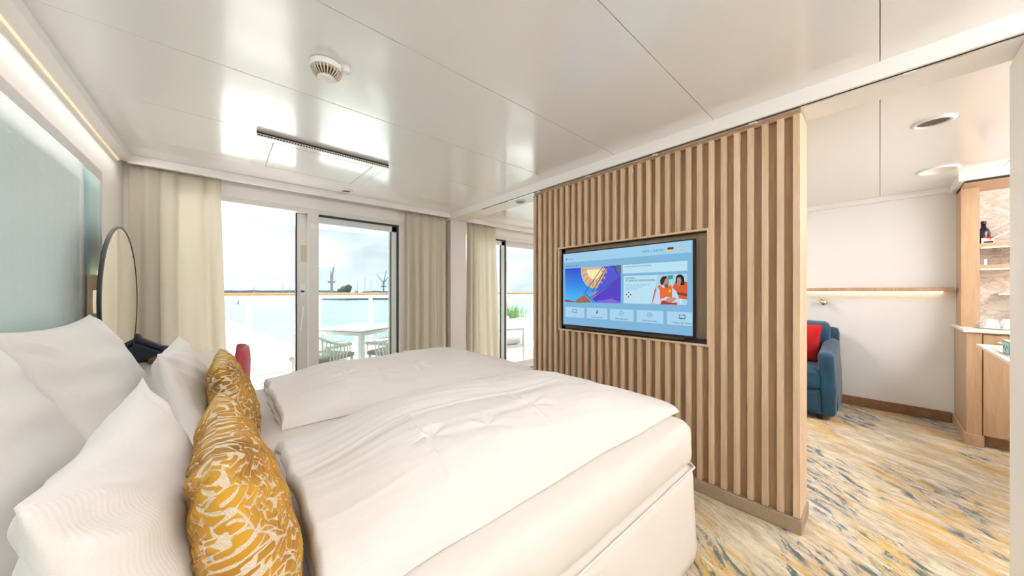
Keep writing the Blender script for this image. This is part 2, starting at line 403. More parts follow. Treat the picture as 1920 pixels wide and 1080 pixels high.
# ================================================================== STRUCTURE
XW, XP0, XP1, XF = -0.60, 2.21, 2.445, 5.19      # headboard wall, partition front and back, far living wall
YB, YW = -1.9, 3.86                              # back wall, window wall inner face
ZC = 2.267                                       # ceiling
struct(box('floor', M['carpet'], (-0.75, 5.35, YB - 0.1, 3.98, -0.1, 0.0)), 'cream carpet with gold, grey and navy brush strokes', 'floor')
struct(box('wall_left', M['wall'], (-0.75, XW, YB - 0.1, 3.98, 0, 2.4)), 'warm white wall behind the headboard', 'wall')
struct(box('wall_back', M['wall'], (-0.6, XF, YB - 0.1, YB, 0, 2.4)), 'white wall behind the viewer', 'wall')
struct(box('wall_right', M['wallcool'], (XF, 5.35, YB - 0.1, 3.98, 0, 2.4)), 'white wall behind the blue sofa', 'wall')
# ceilings: separate panels with narrow open joints
ce = struct(empty('ceiling', (0, 0, ZC)), 'glossy white panelled bedroom ceiling', 'ceiling')
box('ceiling_slab', mat('ceiling_slab_grey', (0.25, 0.23, 0.21), 0.8), (-0.75, 5.35, YB - 0.1, 3.98, 2.30, 2.40), ce)
ys = [-1.9] + [-1.30 + 0.65 * k for k in range(8)] + [3.86]
for a_, b_ in zip(ys[:-1], ys[1:]):
    box('ceiling_panel', M['ceil'], (-0.60, 2.20, a_ + 0.0010, b_ - 0.0010, ZC, 2.298), ce, bevel=0.0015, seg=1)
cl_ = struct(empty('ceiling_living', (3.7, 0, 2.25)), 'white panelled ceiling of the living room', 'ceiling')
for a_, b_ in zip(ys[:-1], ys[1:]):
    box('ceiling_panel', M['ceil'], (2.42, XF, a_ + 0.0010, b_ - 0.0010, 2.247, 2.298), cl_, bevel=0.0015, seg=1)
# header beam between the rooms, with door track
bm_ = struct(empty('trim_header', (2.3, 1, 2.19)), 'white header beam between bedroom and living room', 'beam')
box('beam_body', M['trim'], (2.165, 2.40, YB, 3.86, 2.192, 2.299), bm_, bevel=0.004)
box('rear_lip', M['trim'], (2.395, 2.425, YB, 3.86, 2.200, 2.25), bm_, bevel=0.002)
box('track_groove', M['dark'], (2.180, 2.186, YB, 3.0, 2.1905, 2.1925), bm_)
box('track_rail', M['chrome'], (2.186, 2.200, YB, 3.0, 2.1885, 2.1925), bm_)
for k in range(7):
    box('track_clip', M['white'], (2.186, 2.212, -1.2 + 0.55 * k, -1.165 + 0.55 * k, 2.183, 2.192), bm_, bevel=0.002)
# crown trims
tl_ = struct(empty('trim_left', (-0.57, 1, 2.2)), 'white crown trim with hidden warm light along the headboard wall', 'trim')
box('crown', M['trim'], (-0.60, -0.535, YB, 3.665, 2.212, ZC), tl_, bevel=0.002)
box('light_line', M['ledsoft'], (-0.598, -0.590, YB, 3.66, 2.206, 2.211), tl_)
struct(box('trim_window', M['trim'], (-0.555, 2.165, 3.665, 3.70, 2.205, ZC), bevel=0.002), 'white trim strip above the bedroom curtains', 'trim')
struct(box('trim_window_living', M['trim'], (2.425, XF, 3.665, 3.70, 2.19, 2.247), bevel=0.002), 'white trim strip above the living room curtain', 'trim')
tr_ = struct(empty('trim_right', (5.1, 0, 2.2)), 'white crown trim along the sofa wall and minibar', 'trim')
box('crown', M['trim'], (5.14, XF, -0.44, 3.665, 2.195, 2.247), tr_, bevel=0.002)
box('crown_return', M['trim'], (4.70, XF, -0.475, -0.44, 2.185, 2.247), tr_, bevel=0.002)
box('crown_front', M['trim'], (4.66, 4.70, YB, -0.44, 2.185, 2.247), tr_, bevel=0.002)
struct(box('baseboard_right', M['walnut'], (5.172, XF, -0.45, 3.86, 0, 0.10), bevel=0.003), 'brown wooden baseboard below the sofa wall', 'baseboard')
# window wall
ww = struct(empty('wall_window', (1, 3.9, 0)), 'white wall around the balcony doors', 'wall')
box('header', M['trim'], (-0.60, XF, YW, 3.98, 2.10, 2.30), ww)
box('pier', M['wall'], (-0.60, -0.42, YW, 3.98, 0, 2.10), ww)
box('pier', M['wall'], (1.62, 2.62, YW, 3.98, 0, 2.10), ww)
box('pier', M['wall'], (4.60, XF, YW, 3.98, 0, 2.10), ww)
box('pilaster', mat('pilaster_paint', (0.60, 0.565, 0.55), 0.5), (2.19, 2.425, 3.70, YW, 0, 2.192), ww, bevel=0.003)
box('pilaster_strip', M['chrome'], (2.425, 2.435, 3.70, 3.715, 0, 2.19), ww)
for n, x0, x1, e in FILL_COVES:  # ledges under the added fill uplights
    struct(box('trim_' + n, M['trim'], (x0 - 0.05, x1 + 0.05, YB, -1.72, 1.86, 1.89), bevel=0.003), 'white ledge for added fill light on the back wall of the ' + n.split('_')[0], 'cove')
# white pocket wall right of the doorway
struct(box('wall_pocket', M['wallcool'], (XP0, XP1, YB, -0.356, 0, 2.19), bevel=0.004), 'white wall end on the right side of the doorway', 'wall')

# slatted partition
pt = struct(empty('wall_slatted', (2.3, 1.2, 0)), 'oak slatted partition wall carrying the television', 'wall')
PY0, PY1 = 0.271, 2.203; NY0, NY1, NZ0, NZ1 = 0.700, 1.876, 0.925, 1.628
XB = 2.242
box('core', M['oakback'], (XB, XP1 - 0.012, PY0 + 0.012, NY0, 0.07, 2.185), pt)
box('core', M['oakback'], (XB, XP1 - 0.012, NY1, PY1 - 0.012, 0.07, 2.185), pt)
box('core', M['oakback'], (XB, XP1 - 0.012, NY0, NY1, 0.07, NZ0), pt)
box('core', M['oakback'], (XB, XP1 - 0.012, NY0, NY1, NZ1, 2.185), pt)
box('niche_back', M['slat'], (2.290, XP1 - 0.012, NY0, NY1, NZ0, NZ1), pt)
box('end_board', M['slat'], (XB, XP1, PY0, PY0 + 0.012, 0.07, 2.185), pt)
box('end_board', M['slat'], (XB, XP1, PY1 - 0.012, PY1, 0.07, 2.185), pt)
box('back_board', M['slat'], (XP1 - 0.012, XP1, PY0 + 0.012, PY1 - 0.012, 0.07, 2.185), pt)
box('top_rail', M['oakback'], (2.224, XB, PY0, PY1, 2.168, 2.190), pt)
box('plinth', M['plinth'], (XP0 - 0.010, XP1 + 0.006, PY0 - 0.008, PY1 + 0.008, 0, 0.075), pt, bevel=0.006)
PER = (PY1 - PY0 - 0.029) / 29.0
def slatmesh(z0, z1):
    o = box('slat', M['slat'], (XP0, XB + 0.001, -0.0145, 0.0145, z0, z1), pt, bevel=0.0015, seg=1); return o
full, low, upp = slatmesh(0.078, 2.170), slatmesh(0.078, NZ0 - 0.014), slatmesh(NZ1 + 0.014, 2.170)
b0 = full.location.copy(); used = set()
def put(pr, y):
    o = pr if pr.name not in used else pr.copy()
    if pr.name in used: COL.objects.link(o); o.parent = pt
    used.add(pr.name); o.location = (0, y, 0)
for k in range(30):
    y = PY0 + 0.0145 + PER * k
    if NY0 - 0.012 < y + 0.0145 and y - 0.0145 < NY1 + 0.012 :
        if y - 0.0145 < NY0 - 0.012: put(full, y)
        else: put(low, y); put(upp, y)
    else: put(full, y)
for nm, d in (('niche_frame', (XP0 - 0.006, 2.290, NY0 - 0.013, NY0, NZ0 - 0.013, NZ1 + 0.013)), ('niche_frame', (XP0 - 0.006, 2.290, NY1, NY1 + 0.013, NZ0 - 0.013, NZ1 + 0.013)),
              ('niche_frame', (XP0 - 0.006, 2.290, NY0, NY1, NZ0 - 0.013, NZ0)), ('niche_frame', (XP0 - 0.006, 2.290, NY0, NY1, NZ1, NZ1 + 0.013))):
    box(nm, M['oakframe'], d, pt, bevel=0.001, seg=1)

# ------------------------------------------------------------------ balcony doors
def fixed_window(name, x0, x1, label, post):
    e = struct(empty(name, ((x0 + x1) / 2, 3.86, 0)), label, 'window')
    y0, y1 = 3.845, 3.905
    if post: box('post', M['alu'], (x0 - 0.093, x0, 3.835, 3.905, 0, 2.07), e, bevel=0.004)
    box('frame', M['aluglass'], (x1 - 0.06, x1, y0 + 0.01, y1, 0, 2.03), e, bevel=0.003)
    box('frame', M['aluglass'], (x0, x1, y0 + 0.01, y1, 1.965, 2.03), e, bevel=0.003)
    box('frame', M['aluglass'], (x0, x1, y0 + 0.01, y1, 0.0, 0.08), e, bevel=0.003)
    box('gasket', M['gasket'], (x1, x1 + 0.022, y0, y1 - 0.01, 0, 2.052), e)
    box('gasket', M['gasket'], (x0, x1, y0, y1 - 0.01, 2.03, 2.052), e)
    box('gasket', M['gasket'], (x1 - 0.066, x1 - 0.06, y0 + 0.02, y1 - 0.015, 0.08, 1.965), e)
    box('pane', M['glass'], (x0, x1 - 0.06, 3.876, 3.884, 0.08, 1.965), e)
    return e
w1 = fixed_window('window_1', 0.712, 1.535, 'fixed glass pane right of the bedroom balcony door post', True)
box('frame_head', M['alu'], (-0.42, 1.62, 3.84, 3.97, 2.052, 2.10), w1, bevel=0.003)
box('jamb', M['alu'], (1.557, 1.62, 3.835, 3.97, 0, 2.052), w1, bevel=0.003)
box('jamb', M['alu'], (-0.42, -0.36, 3.85, 3.97, 0, 2.052), w1, bevel=0.003)
box('sticker', M['white'], (0.640, 0.690, 3.8335, 3.8348, 1.90, 1.945), w1)
def slider(name, xs, xe, label):
    e = struct(empty(name, (xs, 3.94, 0)), label, 'door')
    box('stile', M['alu'], (xs, xs + 0.09, 3.925, 3.968, 0.02, 2.052), e, bevel=0.003)
    box('stile', M['alu'], (xe - 0.08, xe, 3.925, 3.968, 0.02, 2.052), e, bevel=0.003)
    box('rail', M['alu'], (xs + 0.09, xe - 0.08, 3.925, 3.968, 1.97, 2.052), e)
    box('rail', M['alu'], (xs + 0.09, xe - 0.08, 3.925, 3.968, 0.02, 0.10), e)
    box('edge_seal', M['gasket'], (xs - 0.012, xs, 3.922, 3.966, 0.02, 2.052), e)
    box('pane', M['glass'], (xs + 0.09, xe - 0.08, 3.943, 3.951, 0.10, 1.97), e)
    pl = box('lock_plate', M['white'], (xs + 0.025, xs + 0.07, 3.921, 3.9255, 1.20, 1.33), e, bevel=0.002)
    box('key_turn', M['black'], (xs + 0.03, xs + 0.062, 3.908, 3.921, 1.245, 1.262), pl, bevel=0.003, M=None)
    hd = MB().tube([(xs + 0.052, 3.925, 1.10), (xs + 0.052, 3.885, 1.095), (xs + 0.030, 3.878, 0.86), (xs + 0.030, 3.925, 0.855)], 0.009, 8).obj('handle', M['white'], e, smooth=True)
    box('notice_sticker', mat('beige_sticker_' + name, (0.62, 0.52, 0.38), 0.6), (xs + 0.03, xs + 0.085, 3.9238, 3.9252, 1.56, 1.73), e)
    return e
slider('door_1', 0.535, 1.555, 'open white sliding balcony door of the bedroom')
w2 = fixed_window('window_2', 2.68, 3.235, 'fixed glass pane beside the living room curtain', False)
slider('door_2', 3.255, 4.20, 'white sliding balcony door of the living room')
box('frame_head', M['alu'], (2.62, 4.60, 3.84, 3.97, 2.052, 2.10), w2, bevel=0.003)
box('jamb', M['alu'], (2.62, 2.68, 3.84, 3.97, 0, 2.052), w2, bevel=0.003)
box('jamb', M['alu'], (4.54, 4.60, 3.84, 3.97, 0, 2.052), w2, bevel=0.003)
struct(box('trim_sill', M['alu'], (-0.42, 4.60, 3.84, 4.0, 0, 0.02), bevel=0.003), 'pale door sill along the balcony doors', 'sill')

# ------------------------------------------------------------------ balcony
struct(box('floor_balcony', M['deck'], (-2.2, 7.4, 3.98, 6.4, -0.12, -0.01)), 'pale balcony deck outside the doors', 'floor')
struct(box('ceiling_balcony', M['whiteout'], (-2.2, 7.4, 3.98, 6.28, 2.32, 2.46)), 'cream ceiling above the balcony', 'ceiling')
struct(box('wall_balcony_left', M['whiteout'], (-2.2, -2.1, 3.98, 6.2, -0.01, 2.32)), 'white divider at the left end of the balcony', 'wall')
dv = struct(empty('wall_balcony_right', (5.9, 5, 0)), 'white divider at the right end of the balcony', 'wall')
for k in range(3): box('divider_panel', M['whiteout'], (6.3, 6.36, 4.0 + 0.75 * k, 4.72 + 0.75 * k, -0.01, 2.32), dv, bevel=0.008)
struct(box('wall_hull', M['whiteout'], (-2.2, 7.4, 3.98, 4.02, 2.11, 2.32)), 'white hull strip over the balcony doors', 'wall')
YR = 6.2
rl = thing('balcony_railing', (1.9, YR, 0), 'white balcony railing with glass panes and teak handrail', 'railing')
posts = [-1.55, -0.65, 0.25, 1.15, 1.98, 2.83, 3.68, 4.53, 5.38, 6.2]
MB().prism([(-0.05, 1.195), (0.05, 1.195), (0.055, 1.215), (0.035, 1.235), (-0.035, 1.235), (-0.055, 1.215)], lambda a, b, h: (h, YR + a, b), -2.1, 6.3).obj('handrail', M['teak'], rl)
box('top_rail', M['whiteout'], (-2.1, 6.3, YR - 0.03, YR + 0.03, 1.135, 1.195), rl, bevel=0.006)
box('bottom_rail', M['whiteout'], (-2.1, 6.3, YR - 0.03, YR + 0.03, 0.30, 0.36), rl, bevel=0.006)
box('coaming', M['whiteout'], (-2.1, 6.3, YR - 0.04, YR + 0.06, -0.01, 0.30), rl, bevel=0.01)
for p in posts: box('post', M['whiteout'], (p - 0.028, p + 0.028, YR - 0.04, YR + 0.02, 0.36, 1.135), rl, bevel=0.006)
for p, q in zip(posts[:-1], posts[1:]): box('pane', M['railglass'], (p + 0.028, q - 0.028, YR - 0.005, YR + 0.005, 0.36, 1.135), rl)

# table and cord chairs
f_ = Vector((0.845, 0.535, 0)); g_ = Vector((-0.535, 0.845, 0)); P0 = Vector((1.31, 4.42, 0)); TS = 0.82
tb = thing('balcony_table', tuple(P0 + (f_ + g_) * TS / 2), 'white square table on the balcony', 'table')
TM = Matrix.Translation(P0) @ Matrix(((f_.x, g_.x, 0, 0), (f_.y, g_.y, 0, 0), (0, 0, 1, 0), (0, 0, 0, 1)))
box('tabletop', M['white'], (0, TS, 0, TS, 0.728, 0.742), tb, M=TM, bevel=0.003)
box('top_edge', mat('grey_table_edge', (0.25, 0.25, 0.25), 0.5), (0.004, TS - 0.004, 0.004, TS - 0.004, 0.720, 0.728), tb, M=TM)
box('apron', M['white'], (0.05, TS - 0.05, 0.05, TS - 0.05, 0.665, 0.720), tb, M=TM, bevel=0.004)
for i in (0, 1):
    for j in (0, 1):
        x = 0.045 if i == 0 else TS - 0.105; y = 0.045 if j == 0 else TS - 0.105
        box('leg', M['white'], (x, x + 0.06, y, y + 0.06, -0.01, 0.70), tb, M=TM, bevel=0.006)
def cord_chair():
    e = thing('balcony_chair', (0, 0, 0), 'x', 'chair')       # local: faces +x
    N = 27
    def rim(t, z): # tub outline from right arm front round the back to the left arm front
        a = R(70) + (R(290) - R(70)) * t
        return Vector((0.30 * math.cos(a) * (1.0 if math.cos(a) < 0 else 1.5), 0.30 * math.sin(a), z))
    def topz(t): return 0.60 + 0.18 * (math.sin(math.pi * t) ** 2.6)
    tp = [rim(t / 24, topz(t / 24)) for t in range(25)]; lo_ = [rim(t / 24, 0.40) * 1.0 for t in range(25)]
    lo_ = [Vector((p.x * 0.9, p.y * 0.92, 0.40)) for p in lo_]
    MB().tube(tp, 0.016, 8).obj('top_rim', M['cord'], e, smooth=True)
    MB().tube(lo_, 0.012, 8).obj('lower_rim', M['cord'], e, smooth=True)
    for k in range(N):
        t = (k + 0.5) / N; a = rim(t, topz(t)); b2 = rim(t, 0.4); b2 = Vector((b2.x * 0.9, b2.y * 0.92, 0.40))
        mid = (a + b2) / 2 * 1.0; mid.x *= 1.04; mid.y *= 1.04
        MB().tube([a, mid, b2], 0.0085, 6).obj('cord', M['cord'], e, smooth=True)
    softbox(-0.25, 0.30, -0.25, 0.25, 0.40, 0.47, 0.03, 0.05).obj('seat', M['seatpad'], e, smooth=True)
    for sx in (-0.2, 0.26):
        for sy in (-0.22, 0.22):
            MB().tube([(sx, sy, 0.41), (sx * 1.12, sy * 1.08, -0.01)], [0.017, 0.012], 8).obj('leg', M['cord'], e, smooth=True)
    return e
ch = cord_chair()
spots = [((0.885, 4.62), f_, 'white cord chair on the near left side of the balcony table'), ((1.76, 4.40), g_, 'white cord chair on the near right side of the balcony table'),
         ((1.12, 5.60), -g_, 'white cord chair behind the balcony table on the left'), ((2.02, 5.36), -f_, 'white cord chair behind the balcony table on the right')]
for i, ((x, y), d, lb) in enumerate(spots):
    o = ch if i == 0 else copy_tree(ch)
    o.location = (x, y, 0); o.rotation_euler = (0, 0, math.atan2(d.y, d.x)); tag(o, lb, 'chair', 'cord chairs around the balcony table')
# lounge corner outside the living room
def armchair(loc, rz, label):
    e = thing('lounge_armchair', (0, 0, 0), label, 'armchair', 'white lounge chairs on the balcony')
    for sx in (-0.33, 0.33):
        for sy in (-0.33, 0.33): box('leg', M['white'], (sx - 0.02, sx + 0.02, sy - 0.02, sy + 0.02, -0.01, 0.60 if sx < 0 else 0.56), e, bevel=0.004)
    box('frame', M['white'], (-0.35, 0.35, -0.35, 0.35, 0.26, 0.30), e, bevel=0.006)
    for sy in (-0.35, 0.31): box('armrest', M['white'], (-0.35, 0.35, sy, sy + 0.04, 0.56, 0.60), e, bevel=0.006)
    softbox(-0.30, 0.33, -0.30, 0.30, 0.30, 0.43, 0.05, 0.06).obj('seat_cushion', M['wallcool'], e, smooth=True)
    softbox(-0.36, -0.20, -0.30, 0.30, 0.42, 0.80, 0.06, 0.06).obj('back_cushion', M['wallcool'], e, smooth=True)
    e.location = loc; e.rotation_euler = (0, 0, rz); return e
armchair((3.75, 4.65, 0), R(-10), 'white lounge armchair just outside the living room door')
armchair((5.75, 4.75, 0), R(200), 'white lounge armchair beside the planter on the balcony')
sd = thing('side_table', (4.6, 4.9, 0), 'low white side table on the balcony', 'table')
box('tabletop', M['white'], (4.3, 4.9, 4.6, 5.2, 0.40, 0.43), sd, bevel=0.005)
for x in (4.32, 4.85):
    for y in (4.62, 5.15): box('leg', M['white'], (x, x + 0.03, y, y + 0.03, -0.01, 0.40), sd)
pn = thing('planter', (4.95, 5.6, 0), 'white box planter with grassy plant on the balcony', 'planter')
MB().prism([(-0.30, 0.0), (0.30, 0.0), (0.34, 0.72), (0.30, 0.72), (0.29, 0.66), (-0.29, 0.66), (-0.30, 0.72), (-0.34, 0.72)], lambda a, b, h: (4.95 + a, 5.6 + h, b - 0.01), -0.22, 0.22).obj('pot', M['white'], pn, bevel=0.008)
gm = MB()
for k in range(90):
    x = 4.95 + random.uniform(-0.26, 0.26); y = 5.6 + random.uniform(-0.18, 0.18); hh_ = random.uniform(0.18, 0.38); dx, dy = random.uniform(-0.12, 0.12), random.uniform(-0.12, 0.12)
    gm.add([(x - 0.008, y, 0.64), (x + 0.008, y, 0.64), (x + dx * 0.4 + 0.007, y + dy * 0.4, 0.64 + hh_ * 0.6), (x + dx * 0.4 - 0.007, y + dy * 0.4, 0.64 + hh_ * 0.6), (x + dx, y + dy, 0.64 + hh_)], [(0, 1, 2, 3), (3, 2, 4)])
tag(gm.obj('foliage', M['leaf'], pn), kind='stuff')

# ------------------------------------------------------------------ harbour outside
WZ = -14.0
sea = MB().add([(-6000, 12, WZ), (6000, 12, WZ), (6000, 7000, WZ), (-6000, 7000, WZ)], [(0, 1, 2, 3)]).obj('sea', M['sea']); tag(sea, 'pale blue green harbour water', 'water', kind='stuff')
qy = MB().prism([(16, 10), (8.86, 68.5), (0.16, 141), (-80, 141), (-80, 10)], lambda a, b, h: (a, b, h), WZ - 0.5, -8.0).obj('quay', M['quay']); tag(qy, 'white quay roof below the balcony rail', 'quay', kind='structure')
FW = Vector((0.6606, 0.7507, 0)); RT = Vector((0.7507, -0.6606, 0))
def far(a, depth, z): p = FW * depth + RT * (a * depth); return Vector((p.x, p.y, z))
def ridge(name, a0, a1, depth, zfn, mat_, thick, label, cat, kind='structure'):
    n = 60; mb = MB(); poly = []
    for i in range(n + 1):
        a = a0 + (a1 - a0) * i / n; f = far(a, depth, 0); k = far(a, depth + thick, 0); z = zfn(i / n)
        mb.v += [(f.x, f.y, WZ - 0.3), (f.x, f.y, z), (k.x, k.y, z), (k.x, k.y, WZ - 0.3)]
    for i in range(n):
        for j in range(3): mb.f.append((i * 4 + j, i * 4 + j + 1, i * 4 + j + 5, i * 4 + j + 4))
    mb.f.append((0, 1, 2, 3)); mb.f.append((n * 4, n * 4 + 1, n * 4 + 2, n * 4 + 3))
    return tag(mb.obj(name, mat_), label, cat, kind=kind)
ridge('far_shore', -1.25, -0.55, 2600, lambda u: 12 + 6 * noise.noise((u * 18, 0, 0)), M['farland'], 200, 'hazy low shoreline across the harbour', 'shore')
ridge('island_shore', -0.585, -0.20, 620, lambda u: -5.5 * (1 if u < 0.9 else 1) + 2.6 * noise.noise((u * 30, 3, 0)) + 8 * sm((u - 0.25) / 0.1), M['farland'], 80, 'low wooded spit with sheds across the water', 'shore')
def tower(name, a, depth, h, r, mat_, label):
    p = far(a, depth, 0); o = MB().tube([(p.x, p.y, WZ), (p.x, p.y, h)], [r, r * 0.5], 6).obj(name, mat_); return tag(o, label, 'mast')
for a, h, d, lb in ((-0.797, 42, 2500, 'dark mast rising from the far shore nearest the curtain'), (-0.708, 62, 2500, 'tall mast on the far shore beside the open door edge'), (-0.687, 50, 2500, 'thin mast on the far shore next to the open door'),
                (-0.477, 22, 640, 'thin pole just right of the island trees'), (-0.4547, 30, 640, 'tall thin pole between the island trees and blue crane'), (-0.435, 24, 640, 'thin pole nearest the blue crane')):
    tower('harbour_mast', a, d, h, 3.0 if d > 1000 else 0.5, M['farpole'], lb)
def crane(a, depth, H, mat_, jib, label):
    p = far(a, depth, 0); e = thing('harbour_crane', (p.x, p.y, WZ), label, 'crane', 'harbour cranes')
    def P(dx, z): q = p + RT * dx; return (q.x, q.y, z)
    MB().tube([P(0, WZ), P(0, WZ + H * 0.45)], [H * 0.035, H * 0.028], 8).obj('tower', mat_, e)
    MB().tube([P(-H * 0.09, WZ + H * 0.44), P(H * 0.08, WZ + H * 0.44)], H * 0.03, 8).obj('platform', mat_, e)
    MB().tube([P(0, WZ + H * 0.45), P(0, WZ + H * 0.60)], H * 0.035, 8).obj('cabin', mat_, e)
    for j, (x1, z1) in enumerate(jib): MB().tube([P(0, WZ + H * 0.55), P(H * x1, WZ + H * z1)], [H * 0.022, H * 0.008], 6).obj('jib', mat_, e)
crane(-0.557, 700, 84, M['craneA'], [(0.09, 1.0), (-0.03, 0.72)], 'reddish harbour crane with raised jib left of the trees')
crane(-0.397, 700, 62, M['craneB'], [(-0.24, 0.86), (0.22, 0.82), (0.10, 1.0)], 'blue harbour crane seen through the fixed pane')
tr = far(-0.512, 600, -8); random.seed(3)
mb = MB()
te = thing('tree_clump', tuple(tr), 'dark green clump of trees on the harbour spit', 'tree')
for k in range(26):
    u = random.uniform(-1, 1); c = tr + RT * (u * 18) + FW * random.uniform(-6, 6); rr = random.uniform(4.0, 6.5); top = 19 * math.sqrt(max(0.05, 1 - u * u)) + 3
    c.z = -8 + random.uniform(2, max(3, top - 3)); prof = [(0.05, -rr), (rr * 0.7, -rr * 0.7), (rr, 0), (rr * 0.72, rr * 0.7), (0.05, rr)]
    mb.lathe([(q * random.uniform(0.85, 1.15), h) for q, h in prof], c, 9)
mb.obj('foliage', M['treefar'], te, smooth=True)
tk = MB(); tk.tube([tr + Vector((0, 0, -6)), tr + Vector((0, 0, 6))], 1.0, 6).obj('trunk', M['brown'], te)
bu = far(-0.845, 402, WZ)
be = thing('harbour_buoy', tuple(bu), 'small dark buoy floating on the water', 'buoy')
MB().lathe([(1.6, 0), (1.8, 0.6), (1.2, 1.0), (0.3, 1.2), (0.3, 3.6), (0.7, 3.8), (0.1, 4.6)], bu, 10).obj('body', M['gasket'], be)

# ================================================================== BED
MZ0, MZ1 = 0.45, 0.66
BX0, BX1, BYA, BYM, BYB = -0.52, 1.63, 0.565, 1.545, 2.53
bed = thing('bed_base', (0.55, 1.55, 0), 'cream upholstered double bed base with fabric skirt', 'bed')
def flare(p, n):
    k = sm((0.45 - p.z) / 0.45); out = Vector((1 if p.x > BX1 - 0.06 else 0, -1 if p.y < BYA + 0.06 else (1 if p.y > BYB - 0.06 else 0), 0))
    wv = noise.noise((p.x * 7, p.y * 7, p.z * 1.2)) * 0.006
    return out * (0.012 * k + wv * (0.4 + k))
softbox(BX0, BX1, BYA, BYB, 0.012, MZ0 - 0.002, 0.025, 0.05, flare).obj('skirt', M['skirt'], bed, smooth=True)
MB().tube([(BX0, BYA - 0.002, MZ0 - 0.006), (BX1 - 0.02, BYA - 0.002, MZ0 - 0.006), (BX1 + 0.002, BYA + 0.02, MZ0 - 0.006), (BX1 + 0.002, BYB, MZ0 - 0.006)], 0.005, 8).obj('piping', M['skirt'], bed, smooth=True)
for x in (-0.4, 1.5):
    for y in (0.72, 2.4): MB().tube([(x, y, 0), (x, y, 0.02)], 0.03, 12).obj('foot', M['black'], bed)
def mat_disp(p, n):
    top = max(0, n.z)
    wv = noise.noise((p.x * 2.2, p.y * 2.5, p.z * 9)) * 0.010 + noise.noise((p.x * 5, p.y * 4, p.z * 16)) * 0.005
    out = Vector((0, 0, 0))
    if abs(n.z) < 0.8 and not (n.y * (1 if p.y < BYM else -1) > 0.5): out = n * (wv + 0.010 * math.sin((p.z - MZ0) / (MZ1 - MZ0) * math.pi))
    return out + Vector((0, 0, 1)) * (0.004 * noise.noise((p.x * 3, p.y * 3, 0)) * top)
for nm, y0, y1, lb in (('mattress', BYA + 0.004, BYM - 0.004, 'cream sheeted mattress nearest the doorway side'), ('mattress', BYM + 0.004, BYB - 0.004, 'cream sheeted mattress on the window side')):
    o = softbox(BX0, BX1 - 0.004, y0, y1, MZ0, MZ1, 0.055, 0.03, mat_disp).obj(nm, M['sheet'], None, smooth=True); tag(o, lb, 'mattress', 'mattresses of the double bed')

